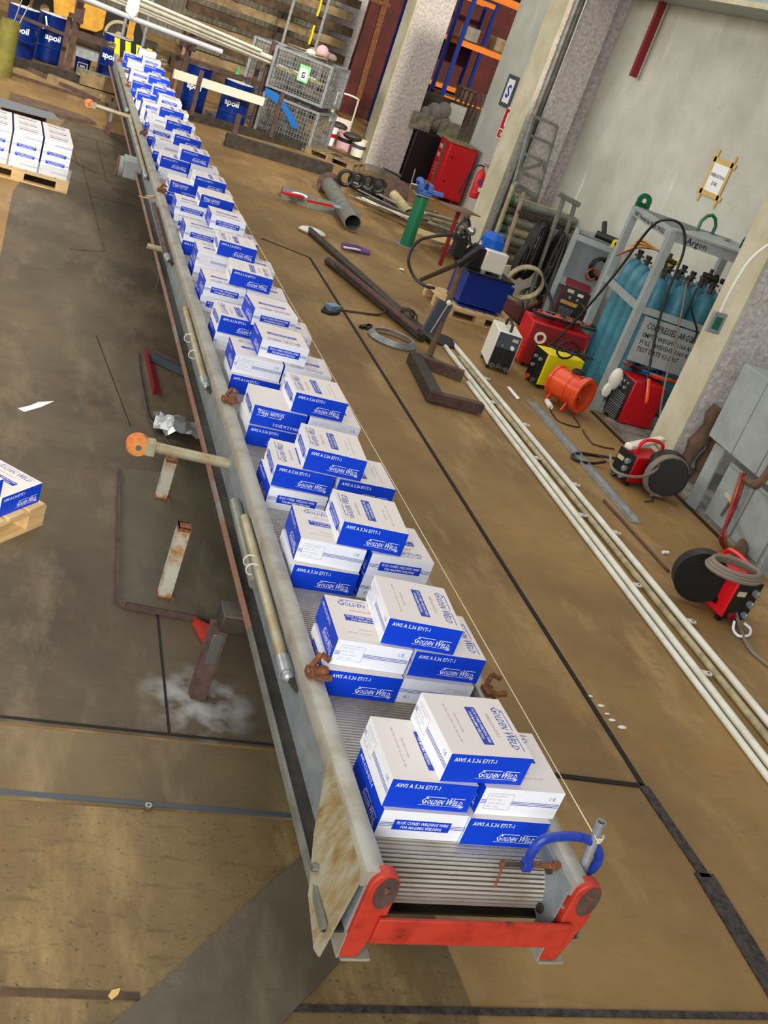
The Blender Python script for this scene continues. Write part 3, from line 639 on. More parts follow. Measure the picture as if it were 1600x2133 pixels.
# ================================================================ FLOOR ITEMS LEFT
P=fp((248,978),(243,1250),(262,1258),(430,1290),(520,1310),(560,1010),(460,1000))
o=MB().mt('plate_grey').prism([p+Vector((0,0,.004)) for p in P],(0,0,.008)).mt('rust_dark').beam(F(248,978,.02),F(243,1250,.02),.012,.035).beam(F(243,1250,.02),F(262,1262,.02),.012,.035).beam(F(262,1262,.02),F(520,1310,.02),.012,.03).build('steel_tray')
tag(o,'flat grey steel tray with raised rim left of gangway','plate')
for (a,t,l) in (((330,1240),(372,1092),'tall rusty white channel stub standing on the steel tray'),((325,1035),(352,952),'shorter rusty white channel stub beneath the roller arm')):
    p=F(*a); h=HT(a,t); b=MB().mt('rust_paint').box((p.x,p.y,h/2),(.008,.07,h)).box((p.x+.03,p.y-.032,h/2),(.06,.008,h)).box((p.x+.03,p.y+.032,h/2),(.06,.008,h)).mt('rust').box((p.x+.03,p.y,.008),(.09,.1,.016)).box((p.x+.03,p.y,h-.01),(.07,.075,.02))
    tag(b.build('channel_stub'),l,'post')
b=MB().mt('red_dark'); A=F(300,735);B=F(318,822); b.beam(A+Vector((0,0,.03)),B+Vector((0,0,.03)),.006,.06).beam(A+Vector((.035,0,.003)),B+Vector((.035,0,.003)),.07,.006); tag(b.build('angle_iron'),'short red oxide angle iron lying left of the gangway','angle')
b=MB().mt('grey_dark'); A=F(318,752);B=F(400,790); b.beam(A+Vector((0,0,.04)),B+Vector((0,0,.04)),.09,.06).mt('rust_dark').beam(A+Vector((0,.02,.075)),B+Vector((0,.02,.075)),.06,.006); tag(b.build('channel_offcut'),'dark blue-grey steel channel offcut behind the red angle','channel')
b=MB().mt('steel_dark').tube([F(288,737,.012),F(296,800,.012),F(310,870,.012),F(345,915,.012),F(380,950,.012)],.012,6); tag(b.build('bent_bar'),'dark bent steel bar on floor curving around the red angle','bar')
c=F(368,898); v=[];b=MB().mt('foil')
for i in range(9):
    for j in range(7): v.append((c.x-.17+i*.042+random.uniform(-.01,.01),c.y-.15+j*.05+random.uniform(-.01,.01),.01+max(0,.09-abs(i-4)*.015-abs(j-3)*.02)+random.uniform(0,.05)))
b.add(v,[(i*7+j,i*7+7+j,i*7+8+j,i*7+1+j) for i in range(8) for j in range(6)]); tag(b.build('plastic_bag',smooth=20),'crumpled shiny clear plastic bag on floor beside gangway','bag')
b=MB().mt('white'); P=fp((38,853),(60,848),(80,840),(112,838),(85,850),(50,860)); b.prism([p+Vector((0,0,.006)) for p in P],(0,0,.004)); tag(b.build('paper_scrap'),'torn white paper strip on the floor at left','paper')
b=MB().mt('tape').prism([p+Vector((0,0,.006)) for p in fp((224,2078),(232,2066),(250,2062),(245,2076),(232,2086))],(0,0,.004)); tag(b.build('leaf'),'small yellow leaf on floor at lower left','leaf')
b=MB().mt('steel').lathe([(.006,0),(.016,0),(.016,.014),(.006,.014),(.006,0)],F(308,1682,.008),6); tag(b.build('hex_nut'),'small bright hex nut on the seam at lower left','nut')
b=MB().mt('red_paint').prism([F(400,1300,.012),F(435,1320,.012),F(432,1360,.012)],(0,0,.05)); tag(b.build('red_gusset'),'red triangular gusset under tray edge by near trestle','gusset')
# steel plate on blocks far left
b=MB().mt('grey_mid').prism([F(*p,.22) for p in((0,205),(0,222),(127,255),(112,238))],(0,0,.012)); tag(b.build('steel_plate'),'thin grey steel plate raised above floor at left edge','plate')
b=MB().mt('wood_dark').prism([F(*p,.0) for p in((0,235),(0,248),(90,268),(95,258))],(0,0,.2)); tag(b.build('support_block'),'dark timber block under the raised grey plate','block')
b=MB().mt('brown_hide').prism([F(*p) for p in((20,198),(18,210),(95,240),(200,262),(180,250),(100,222))],(0,0,.05)); tag(b.build('rusty_sheet'),'rust-brown sheet on floor behind raised grey plate','sheet')
p=F(4,156); h=HT((4,156),(14,38)); b=MB().mt('yellow_dull').mt('tape').lathe([(.15,0),(.15,h),(.14,h),(.14,h-.02)],p,20); 
mat('olive',(128,122,52),.6,c2=(106,100,44),scale=4)
b=MB().mt('olive').pipe(p,p+Vector((0,0,h)),.15,.01,20); tag(b.build('bollard_pipe'),'olive green standing pipe at upper left edge by the drums','pipe')
b=MB().mt('steel').tube([p+Vector((0,0,h-.3)),p+Vector((.1,.1,h+.35))],.012,6).tube([p+Vector((.05,0,h-.3)),p+Vector((.22,.1,h+.3))],.01,6); tag(b.build('rod_pair'),'two thin rods poking out of the olive pipe','rod')
# ================================================================ DRUMS
def drum(px,py,label,text_='',ang=-.2,white=True):
    p=F(px,py,.88); t=thing('oil_drum',label,'drum',(p.x,p.y,0),'blue oil drums along the back rack'); t['_w']=(0,0,0)
    R=.29; pr=[(R-.01,0),(R,.01),(R,.28),(R+.012,.295),(R,.31),(R,.57),(R+.012,.585),(R,.60),(R,.85),(R+.008,.865),(R+.008,.88),(R-.01,.88),(R-.012,.865)]
    MB().mt('blue_drum').lathe(pr,(0,0,0),32).build('body',t,w=False)
    MB().mt('cream').lathe([(0.0001,.872),(R-.02,.872),(R-.012,.876)],(0,0,0),32).mt('steel').lathe([(.03,0),(.03,.015),(.0001,.015)],(.15,.1,.87),10).build('lid',t,w=False)
    if text_:
        b=MB(); n0=0
        V,Fc=text_geo(text_,.03,2); x0=min(v[0] for v in V); x1=max(v[0] for v in V); k=.16; b.mt('white')
        b.add([((R+.004)*math.sin(ang+((v[0]-(x0+x1)/2)*k)/R),-(R+.004)*math.cos(ang+((v[0]-(x0+x1)/2)*k)/R),.44+v[1]*k) for v in V],Fc); b.build('lettering',t,w=False,smooth=0)
    return t
drum(53,15,'blue oil drum beside the olive pipe, leftmost of the drums','apoil',.0)
drum(115,31,'blue oil drum with painted white cross, right beside the rack post','apoil',.15)
p=F(115,31,.88)
b=MB().mt('alu_bright')
for a,c in (((-.16,.83),(-.1,.62)),((.08,.77),(-.18,.6)),((-.02,.56),(.06,.45))):
    b.beam((p.x+a[0],p.y-.26,a[1]),(p.x+c[0],p.y-.285,c[1]),.03,.008,(0,1,0))
tag(b.build('tape_cross'),'white painted cross strokes on the second drum','tape')
drum(248,76,'blue oil drum behind the gangway far end, under yellow truck','apoil',-.45)
drum(415,136,'blue oil drum just right of gangway with white lettering','apoil',-.1)
drum(500,172,'blue oil drum carrying a small green funnel on its lid','apoil',-.35)
q=F(493,160,.88); tag(MB().mt('green_plastic').lathe([(.09,.0),(.085,.02),(.02,.09),(.015,.2),(.01,.2)],(q.x,q.y,.88),14).build('funnel'),'small green plastic funnel upturned on the right drum','funnel')
t=thing('pail','dark blue pail with white emblem under metal box','pail',tuple(F(168,152)))
p=F(168,152); MB().mt('blue_drum').lathe([(.13,0),(.16,.34),(.17,.34),(.17,.36),(.15,.36)],p,20).build('body',t)
b=MB(); rect(b,p+Vector((-.1,-.165,.08)),(1,0,0),(0,0,1),0,0,.2,.02,'white'); rect(b,p+Vector((-.1,-.168,.10)),(1,0,0),(0,0,1),0,.1,.2,.12,'white'); rect(b,p+Vector((-.1,-.166,.10)),(1,0,0),(0,0,1),.0,0,.02,.1,'white'); rect(b,p+Vector((-.1,-.166,.10)),(1,0,0),(0,0,1),.18,0,.2,.1,'white'); rect(b,p+Vector((-.1,-.170,.10)),(1,0,0),(0,0,1),.05,.03,.15,.07,'white'); b.build('emblem',t,smooth=0)
q=F(180,118,.42); tag(MB().mt('galv').box((q.x,q.y,.47),(.42,.3,.16)).build('metal_box',bevel=.005),'grey dented metal box sitting on top of the dark pail','box')
# ================================================================ STOCK RACK
Y0=F(137,160); Y1=F(524,267); rd=(Y1-Y0).normalized()
def RK(s,z,off=0): return Y0+rd*s+Vector((-rd.y,rd.x,0))*off+Vector((0,0,z))
def onrack(px,py,off=0):
    d=ray(px,py); n=Vector((-rd.y,rd.x,0)); q=Y0+n*off; k=((q-Vector((0,0,CH))).dot(n))/d.dot(n); P=Vector((0,0,CH))+d*k
    return (P-Y0).dot(rd),P.z
t=thing('stock_rack','brown steel stock rack holding long white tubes along the hall end','rack',tuple(Y0))
L=(Y1-Y0).length
for s,tp in((0,(173,0)),(L*.56,(380,53)),(L,(577,88))):
    zz=onrack(*tp)[1]; MB().mt('brown_steel').beam(RK(s,0),RK(s,zz),.11,.11,(0,1,0)).beam(RK(s,0,.45),RK(s,zz-.4,.45),.09,.09,(0,1,0)).build('post',t)
    z2=onrack(*tp)[1]-.35; MB().mt('brown_steel').beam(RK(s,z2,-.25),RK(s,z2,.45),.07,.08).beam(RK(s,z2,-.25),RK(s,z2+.25,-.25),.05,.05,(0,1,0)).build('arm',t)
def rackbar(a,b_,w,h,m,off,name,par=t):
    s0,z0=onrack(*a,off);s1,z1=onrack(*b_,off); return MB().mt(m).beam(RK(s0,z0,off),RK(s1,z1,off),w,h).build(name,par)
rackbar((37,33),(145,76),.04,.06,'brown_steel',-.05,'brace'); rackbar((156,68),(262,106),.06,.13,'brown_steel',0,'beam')
rackbar((395,128),(590,190),.06,.08,'brown_steel',.05,'beam'); rackbar((362,168),(545,222),.06,.05,'brown_steel',.1,'beam') if 0 else None
MB().mt('steel_dark').beam(RK(-2.5,.08,-.4),RK(L*.5,.08,-.4),.14,.16).beam(RK(L*.5,.08,-1.15),RK(L+.6,.08,-1.15),.14,.16).mt('brown_steel').beam(RK(L*.5,.05,-1.2),RK(L*.5,.05,0),.1,.1).beam(RK(L,.05,-1.2),RK(L,.05,0),.1,.1).beam(RK(L*.96,.1,-1.22),RK(L*.96,1.0,-1.22),.08,.06,(0,1,0)).beam(RK(L*.52,.1,-1.22),RK(L*.52,.95,-1.22),.08,.06,(0,1,0)).build('base_channel',t)
for i,(a,c,w,m,off,l) in enumerate((((150,-52),(572,124),.05,'white_tube',-.2,'upper cream tube of the bundle lying on rack arms'),((150,-44),(572,133),.045,'white_tube',-.14,'middle cream tube in the bundle lying on rack arms'),((150,-36),(655,168),.05,'white_tube',-.1,'longest cream tube of rack bundle, reaching past right post'),((160,-60),(545,106),.03,'cream',-.28,'thin cream strip on top of the rack tube bundle'),
    ((110,-30),(280,40),.05,'alu_bright',-.3,'bright aluminium profile at left below the cream tubes'),((280,40),(462,108),.05,'alu_bright',-.3,'bright aluminium profile in middle below the cream tubes'),((580,142),(690,186),.05,'aged_tube',-.3,'dull tube end sticking out at right of rack'))):
    s0,z0=onrack(*a,off);s1,z1=onrack(*c,off); b=MB().mt(m)
    (b.cyl(RK(s0,z0,off),RK(s1,z1,off),w,12) if 'tube' in l else b.beam(RK(s0,z0,off),RK(s1,z1,off),w,w*1.6)); tag(b.build('metal_tube' if 'tube' in l else 'metal_profile'),l,'tube' if 'tube' in l else 'profile')
s0,z0=onrack(362,153,-1.15);s1,z1=onrack(549,212,-1.15); tag(MB().mt('cream').beam(RK(s0,z0,-1.15),RK(s1,z1,-1.15),.06,.16).build('white_beam'),'broad cream beam hanging across the two right drums','beam')
b=MB().mt('wood_old').beam(RK(.1,.13,-.5),RK(2.0,.13,-.75),.08,.22).mt('stone').beam(RK(.05,.22,-.42),RK(1.9,.2,-.6),.2,.12); tag(b.build('timber_curb'),'grey wrapped timber curb on floor below the dark pail','timber')
for i,(a,c,w,m,l) in enumerate((((-20,143),(225,222),.05,'rust_dark','long weathered pipe on floor before the left drums'),((60,148),(205,215),.07,'rust_dark','rusty pipe lying against the left rack foot'),((100,168),(232,218),.12,'wood_old','orange-brown plank lying at the rack foot'),((430,237),(480,272),.09,'galv','white ribbed strip on floor under right drums'))):
    A=F(*a);B=F(*c); tag(MB().mt(m).beam(A+Vector((0,0,w/2)),B+Vector((0,0,w/2)),w,w).build('floor_bar'),l,'bar')
A=F(482,300);tag(MB().mt('brown_steel').beam(A,A+Vector((0,0,.55)),.09,.09,(0,1,0)).build('short_post'),'short brown steel post in front of the green-funnel drum','post')
b=MB().mt('steel_dark').beam(F(470,290,.12),F(690,356,.12),.12,.24); tag(b.build('steel_channel'),'dark grey channel lying in front of the wire cages','channel')
# white bag hanging on rack tubes
s0,z0=onrack(278,14,-.35); P=RK(s0,z0,-.38); tag(MB().mt('white').mt('paper').prism([P+Vector(v) for v in((-.12,0,.22),(.08,0,.2),(.1,0,-.05),(.02,0,-.22),(-.14,0,-.1))],(0,.03,0)).build('cloth_bag',bevel=.01),'white cloth hung over the rack tubes near the top','cloth')
# ================================================================ TRUCK
TP=F(235,60); TP=PY(250,40,27.5)
t=thing('loader_truck','yellow truck parked behind the drums, big dirty tyre showing','truck',(0,28,0)); 
def wheel(c,r,w,par):
    o=MB().mt('tyre').cyl(c-Vector((0,w/2,0)),c+Vector((0,w/2,0)),r,28).build('wheel',par,bevel=.03)
    b=MB().mt('rim').pipe(c-Vector((0,w/2+.02,0)),c-Vector((0,w/2-.05,0)),r*.62,.07,24).mt('steel_dark').cyl(c-Vector((0,w/2+.03,0)),c-Vector((0,w/2-.1,0)),r*.5,20).mt('rim').cyl(c-Vector((0,w/2+.06,0)),c-Vector((0,w/2,0)),r*.18,12).build('rim',o)
    return o
c=PY(250,58,27.6); wheel(Vector((c.x,27.6,.55)),.55,.3,t)
c=PY(95,8,28.2); wheel(Vector((c.x,28.2,.55)),.55,.3,t)
def yp(*pts,y=27.4): return [PY(a,bb,y) for a,bb in pts]
MB().mt('yellow_dull').prism(yp((110,-60),(160,-60),(160,-5),(152,45),(112,28)),(0,1.2,0)).build('cab',t,bevel=.02)
MB().mt('yellow_dull').prism(yp((176,8),(222,24),(215,62),(200,68),(166,58)),(0,1.0,0)).build('step_box',t,bevel=.02)
MB().mt('yellow_dull').prism(yp((0,-40),(112,-30),(112,-12),(0,-10)),(0,1.5,0)).build('bonnet',t,bevel=.02)
MB().mt('steel_dark').prism(yp((110,20),(330,95),(320,115),(100,45),y=28.3),(0,.6,0)).build('chassis',t)
p=PY(273,60,26.5); tag(MB().mt('yellow_dull').beam(Vector((p.x,26.5,.3)),Vector((p.x,26.5,1.5)),.14,.08,(0,1,0)).build('orange_post'),'orange steel upright behind the yellow hazard plate','post')
for px in(258,305):
    p=PY(px,60,24.6); tag(MB().mt('galv').cyl(Vector((p.x,24.6,0)),Vector((p.x,24.6,2.0)),.035,10).build('grey_pole'),'thin grey pole %s the orange upright'%('left of' if px<270 else 'right of'),'pole')
# ================================================================ STACK OF BEAMS
for k in range(9):
    z=.25+k*.34; y=29+.05*(k%2); x0=PY(300+12*k,60,y).x; x0=3.3 if k<9 else x0
    L=PY(585,60,y).x
    tag(MB().mt('wood_old' if k%2 else 'wood_dark').beam(Vector((3.0+.1*(k%3),y,z)),Vector((7.2-.1*(k%2),y+.1,z)),.5,.2).mt('brown_steel').box((4.2,y-.2,z+.15),(.12,.1,.1)).box((6.3,y-.2,z+.15),(.12,.1,.1)).build('timber_beam',bevel=.01),
        'old brown timber beam, %s in the tall stack behind the rack'%(ORD[k]+' up' if k<8 else 'topmost'),'beam','timber beams stacked behind the rack')
# ================================================================ WIRE CAGES
def cage(name,label,P,sx,sy,sz,z,rz,nx=19,nz=9,plate=False):
    t=thing(name,label,'cage',(P.x,P.y,z),rz=rz); t['_w']=(0,0,0)
    b=MB().mt('galv')
    for x in(0,sx):
        for y in(0,sy): b.box((x,y,sz/2),(.06,.06,sz))
    for zz in(.03,sz-.02):
        for y in(0,sy): b.box((sx/2,y,zz),(sx,.04,.05))
        for x in(0,sx): b.box((x,sy/2,zz),(.04,sy,.05))
    b.build('frame',t,w=False)
    b=MB().mt('galv'); 
    for i in range(1,nx):
        for y in (0,sy): b.box((sx*i/nx,y,sz/2),(.008,.008,sz))
    for k in range(1,nz):
        for y in(0,sy): b.box((sx/2,y,sz*k/nz),(sx,.008,.008))
        for x in(0,sx): b.box((x,sy/2,sz*k/nz),(.008,sy,.008))
    for i in range(1,nx-6):
        for x in(0,sx): b.box((x,sy*i/(nx-6),sz/2),(.008,.008,sz))
    b.build('wire_mesh',t,w=False,smooth=0)
    MB().mt('steel_dark').box((sx/2,sy/2,.04),(sx-.1,sy-.1,.02)).build('floor_panel',t,w=False)
    return t
cb=F(640,318); cd=(F(640,318)-F(520,275)); rzc=math.atan2(F(640,318).y-F(535,275).y,F(640,318).x-F(535,275).x)
c0=cb-Vector((math.cos(rzc),math.sin(rzc),0))*1.25
cage('wire_cage','lower galvanised wire mesh cage beneath the tagged cage',c0,1.25,1.0,.82,.0,rzc)
cage('wire_cage','upper galvanised wire mesh cage with green-edged tag',c0,1.25,1.0,.82,.92,rzc)
def cl(x,y,z): return Vector((c0.x+math.cos(rzc)*x-math.sin(rzc)*y,c0.y+math.sin(rzc)*x+math.cos(rzc)*y,z))
ux=Vector((math.cos(rzc),math.sin(rzc),0))
b=MB().mt('tag_green').box(cl(.72,-.05,1.42),(.24,.01,.32),rzc); O=cl(.63,-.062,1.28); rect(b,O,ux,(0,0,1),0,.01,.18,.24,'white'); O=cl(.69,-.068,1.34); 
rect(b,O,ux,(0,0,1),0,0,.02,.1,'black');rect(b,O,ux,(0,0,1),0,0,.07,.02,'black');rect(b,O,ux,(0,0,1),0,.09,.07,.11,'black');rect(b,O,ux,(0,0,1),.05,0,.07,.05,'black'); rect(b,O,ux,(0,0,1),.03,.04,.07,.055,'black'); tag(b.build('cage_tag',smooth=0),'green-edged white tag wired to the upper cage','tag')
b=MB().mt('tarp').prism([cl(0,-.03,.9),cl(.35,-.04,.86),(cl(.8,-.06,.55)),cl(.95,-.05,.38),cl(.8,-.05,.35),cl(.5,-.05,.62),cl(0,-.03,.78)],(.0,.02,.0)); tag(b.build('tarpaulin'),'blue tarpaulin strip sagging from between the two cages','tarpaulin')
for i in range(4): 
    pts=loops(cl(.35+.1*i,.4,1.75),.3-.03*i,2,0,.05,.2,14,'z',(1.2,.8)); tag(MB().mt(['hose_grey','tube_old'][i%2]).tube(pts,.016,6).build('coiled_hose'),'%s coil of beige hose heaped on the upper cage'%['largest','second largest','third largest','smallest'][i],'hose','hoses heaped on the upper cage')
b=MB().mt('pink').ball(cl(.75,.5,1.9),.14,12).mt('cream').ball(cl(.6,.3,1.82),.12,10,(1,1,.6)); tag(b.build('rag_bundle'),'pinkish cloth bundle resting on the upper cage','cloth')
for i in range(5):
    q=cl(.55+.17*(i%3),.55+.1*i,1.75); tag(MB().mt('cloth_grey').ball(q+Vector((0,0,.1)),.1+.02*(i%2),8,(1.2,.9,.8)).build('rag_heap'),'grey lump of scrap cloth, number of five heaped on cage' if 0 else 'grey scrap cloth lump heaped in the upper cage','cloth','scrap cloth lumps in the upper cage')
cA=c0+Vector((-.25,1.3,0)); cage('wire_cage','pale plastic-sided cage standing behind the rack tubes',cA,1.2,1.0,1.7,0,rzc,18,16)
ab=PY(650,60,27.5); b=MB().mt('galv').beam(Vector((ab.x-.6,27.5,0)),Vector((ab.x-.6,27.5,3.0)),.06,.06,(0,1,0)).beam(Vector((ab.x+.2,27.5,0)),Vector((ab.x+.2,27.5,3.0)),.06,.06,(0,1,0)).box((ab.x-.2,27.5,2.95),(.9,.06,.14)); tag(b.build('gantry'),'tall grey portal frame behind the wire cages','frame')
p=PY(655,80,28.5); b=MB().mt('yellow').cyl(Vector((p.x,28.9,.9)),Vector((p.x,28.9,3.6)),.035,10).mt('rust').cyl(Vector((p.x,28.9,0)),Vector((p.x,28.9,.9)),.036,10); tag(b.build('yellow_pipe'),'yellow vertical pipe by the farthest pillar','pipe')
# buckets and pallet
pb=F(690,340); pallet('pallet','dirty old pallet under the paint buckets by second pillar',pb.x+.15,pb.y+.35,rzc,1.1,.8,True)
def bucket(px,py,z,r,h,m,label,band=None):
    p=F(px,py,z); t=thing('paint_bucket',label,'bucket',tuple(p)); b=MB().mt(m).lathe([(r*.88,0),(r,h),(r*1.05,h),(r*1.05,h+.03),(r*.9,h+.03)],p,22); b.build('body',t)
    if band: MB().mt(band).lathe([(r*.955,h*.5),(r*.985,h*.72)],p,22).build('label_band',t)
    MB().mt('steel_dark').tube([p+Vector((r*math.cos(a),-r*.3-.02,h*.9-.13*math.sin(a))) for a in [PI*i/8 for i in range(9)]],.005,5).build('bail_handle',t)
bucket(680,300,.15,.16,.36,'white','white bucket with red diagonal band beside the cage','red'); bucket(712,312,.15,.17,.36,'pink','pink-streaked bucket with dark band, middle of buckets','black'); bucket(741,325,.15,.15,.34,'cream','cream bucket with dark wash, nearest the pillar','grey_dark')
p=F(675,262,.5); tag(MB().mt('tape').lathe([(.12,0),(.03,.25),(.001,.25)],p,12,Matrix.Rotation(.9,4,'X')).build('cone_funnel'),'tan cone lying on the white bucket','cone')
for q,l in (((705,262),'dark crumpled sacking over the pink bucket'),((735,285),'brown cloth spilling over the cream bucket'),((700,330),'black sack under the pink bucket')):
    tag(MB().mt('steel_dark').ball(F(*q,.58 if q[1]<300 else .085),.17,10,(1.3,.8,.5)).build('sacking'),l,'cloth')
b=MB().mt('galv'); P=PY(725,220,24.6)
h0=Vector((P.x,24.8,.6)); tag(MB().mt('cream').tube(smooth_path([h0+Vector(v) for v in((-.25,0,-.55),(-.25,0,.4),(-.2,0,.55),(.2,0,.55),(.25,0,.4),(.25,0,-.55))],4),.022,8).box(h0+Vector((0,0,-.1)),(.5,.02,.3)).build('hand_truck'),'pale hand truck with hooped handle between two pillars','trolley')
# racks behind the pillars
def shelf(label,x,y,m,m2):
    t=thing('storage_rack',label,'rack',(x,y,0)); 
    for a in(0,2.4):
        for c in(0,.9): MB().mt(m).box((x+a,y+c,2.3),(.09,.09,4.6)).build('upright',t)
    for z in(1.7,3.0,4.2): MB().mt(m2).box((x+1.2,y,z),(2.4,.05,.13)).box((x+1.2,y+.9,z),(2.4,.05,.13)).build('shelf_beam',t)
    for z in(1.7,3.0): MB().mt('wood_dark').box((x+1.2,y+.45,z+.08),(2.4,.9,.03)).build('shelf_board',t)
shelf('blue and orange pallet rack seen beyond the second pillar',9.2,26.5,'blue_tank','orange_rack'); shelf('blue and orange pallet rack seen between first pillars',9.6,32.5,'blue_tank','orange_rack')
for i in range(6):
    x=9.5+.4*i; tag(MB().mt(['cloth_grey','rust_dark','wood_old','grey_mid','red_dark','tape'][i]).box((x,26.9,1.93 if i%2 else 3.25),(.34,.5,.3)).build('stored_crate',bevel=.01),['grey','rusty','brown','steel-coloured','dark red','tan'][i]+' crate stored on the rack beyond the second pillar','crate','crates on the pallet rack')
b=MB().mt('orange_rack').mt('rust').beam(PY(745,205,31),PY(815,-40,31),.16,.1,(0,1,0)).beam(PY(765,-5,31),PY(812,12,31),.12,.1); tag(b.build('orange_door_frame'),'rusty orange steel door frame behind the second pillar','frame')
for i in range(5):
    x=8.6+.12*i; tag(MB().mt('rust_dark').tube(smooth_path([(x,23.9,.9),(x+.05,23.9,2.0),(x+.1,23.85,2.15),(x+.15,23.8,2.0),(x+.14,23.8,1.5)]),.018,6).build('hook_bar'),'rusty hooked bar hanging in the gap by the bright wall','hook','rusty hooks hanging beyond the pillar')
# ================================================================ LONG STOCK ON THE FLOOR, RIGHT
def fpipe(a,b_,r,m,label,name='long_pipe',cat='pipe',lugs=(),z=0,side=1):
    A=F(*a,r+z);B=F(*b_,r+z); t=thing(name,label,cat,tuple(A)); MB().mt(m).cyl(A,B,r,12).build('tube',t)
    d=(B-A).normalized(); s=Vector((-d.y,d.x,0))*side
    for k in lugs:
        P=A.lerp(B,k); b=MB().mt('white_tube'); b.prism([P+s*(r*.6)-d*.03+Vector((0,0,.0)),P+s*(r*.6)+d*.03,P+s*(r+.07)+d*.022,P+s*(r+.085),P+s*(r+.07)-d*.022],(0,0,.008)); b.mt('steel_dark').cyl(P+s*(r+.055)+Vector((0,0,.0085)),P+s*(r+.055)+Vector((0,0,.0095)),.01,8); b.build('lug',t)
    return t
fpipe((928,722),(1640,1640),.026,'white_tube','leftmost cream pipe of the parallel pair row on right floor',lugs=(.22,.4,.55,.7,.85),side=1)
fpipe((943,714),(1655,1570),.026,'white_tube','rightmost cream pipe of the long row, with side lugs',lugs=(.15,.32,.5,.62,.8),side=1)
fpipe((975,797),(1640,1672),.022,'white_tube','shorter cream pipe starting further down on the left of row',z=.0)
fpipe((958,745),(1650,1600),.024,'aged_tube','stained grey-yellow pipe between the long cream pipes',z=0)
def fbar(a,b_,w,h,m,label,name,cat,z=0): 
    A=F(*a,z);B=F(*b_,z); return tag(MB().mt(m).beam(A+Vector((0,0,h/2)),B+Vector((0,0,h/2)),w,h).build(name),label,cat)
A=F(1104,838);B=F(1322,1090); b=MB().mt('galv').beam(A+Vector((0,0,.006)),B+Vector((0,0,.006)),.09,.006); s=Vector((-(B-A).y,(B-A).x,0)).normalized()*.045
b.beam(A+s+Vector((0,0,.018)),B+s+Vector((0,0,.018)),.006,.03).beam(A-s+Vector((0,0,.018)),B-s+Vector((0,0,.018)),.006,.03); tag(b.build('cable_tray'),'long shallow aluminium channel lying right of the cream pipes','channel')
fpipe((1258,1042),(1393,1190),.012,'rust_dark','thin rusty rod on floor past the aluminium channel','steel_rod','rod')
dk=[((645,480),(905,712),.05,'steel_dark','longest dark pipe of the bundle, with rag on its far end'),((683,543),(880,705),.05,'steel_dark','nearest dark pipe of the floor bundle'),((700,548),(872,690),.035,'rust_dark','rusty pipe between the dark bundled pipes'),((722,552),(893,700),.03,'brown_steel','slim brown pipe inside the dark bundle')]
for i,(a,c,r,m,l) in enumerate(dk): fpipe(a,c,r,m,l,'dark_pipe',z=[0,0,.085,0][i])
for i,(a,c,l) in enumerate((((845,668),(868,700),'rope lashing round the dark pipe bundle'),)):
    tag(MB().mt('rust_dark').tube(loops(F(a[0],a[1],.06),.12,3,0,.05,.2,10,'y'),.012,5).build('rope_lashing'),l,'rope')
tag(MB().mt('cream').ball(F(650,482,.04),.16,10,(1.3,.8,.35)).build('rag'),'cream rag covering the far tip of the dark pipes','rag')
cable('sling','brown rope running from blue grip to the dark pipes',[F(700,645,.01),F(740,650,.01),F(790,655,.02),F(815,640,.09),F(840,650,.12)],.014,'rust_dark','rope')
b=MB().mt('clear_blue').beam(F(683,640,.04),F(703,640,.04),.1,.06).mt('rubber').tube(smooth_path([F(672,648,.015),F(680,638,.02),F(700,640,.02),F(706,650,.02),F(690,653,.02),F(672,648,.015)]),.018,6); tag(b.build('rope_grip'),'black rope thimble with blue sleeve on floor near seam','grip')
b=MB().mt('purple'); 
for k in range(3): b.tube(smooth_path([F(712,508+k*4,.02+.01*k),F(735,512+k*4,.03),F(752,517+k*4,.02),F(770,525+k*2,.02)]),.022,6)
b.mt('paper').tube(smooth_path([F(715,515,.05),F(735,518,.06),F(750,521,.05)]),.015,6); tag(b.build('lifting_sling'),'purple webbing lifting sling folded on the floor','sling')
b=MB().mt('steel')
tw=thing('wire_coil','bright coil of steel wire rope lying by the base frame','wire',tuple(F(818,708)))
for k in range(5): MB().mt('galv').tube(loops(F(818,708,.02),.27-.012*k,1,.01*k,.008,.03,28),.008,5).build('strand',tw)
tag(MB().mt('black').beam(F(752,681,.02),F(772,678,.02),.05,.03).beam(F(770,678,.02),F(765,684,.02),.04,.03).build('hook_tool'),'small black hooked tool beside the wire coil','tool')
# bent floor frame and leaning pole
t=thing('base_frame','dark square steel base frame with open side on the floor','frame',tuple(F(880,790)))
MB().mt('steel_dark').beam(F(862,745,.06),F(905,828,.06),.13,.12).build('web',t); MB().mt('rust_dark').beam(F(862,743,.07),F(965,782,.07),.09,.09).build('arm',t); MB().mt('rust_dark').beam(F(893,822,.07),F(1004,850,.07),.09,.09).build('arm',t)
p=F(893,745); d=ray(963,548); k=p.y/d.y*1.02; q=Vector((d.x*k,p.y*1.02,CH+d.z*k))
tp=thing('prop_stand','leaning rust-brown prop carrying black clamps and cable hoop','stand',tuple(p))
MB().mt('brown_hide').cyl(p,q,.035,10).mt('rust_dark').cyl(p,p+Vector((0,0,.01)),.07,12).build('pole',tp)
b=MB().mt('black').cyl(q-Vector((.06,0,.02)),q+Vector((.12,0,.2)),.07,12).cyl(q+Vector((0,0,.2)),q+Vector((-.1,.1,.45)),.03,8).box(q+Vector((-.1,0,.15)),(.12,.12,.2)).mt('steel').ball(q+Vector((-.05,-.05,.35)),.05,8).ball(q+Vector((.1,-.03,.25)),.035,8).beam(q+Vector((-.15,0,.4)),q+Vector((-.02,0,.3)),.03,.03)
b.build('clamp_head',tp)
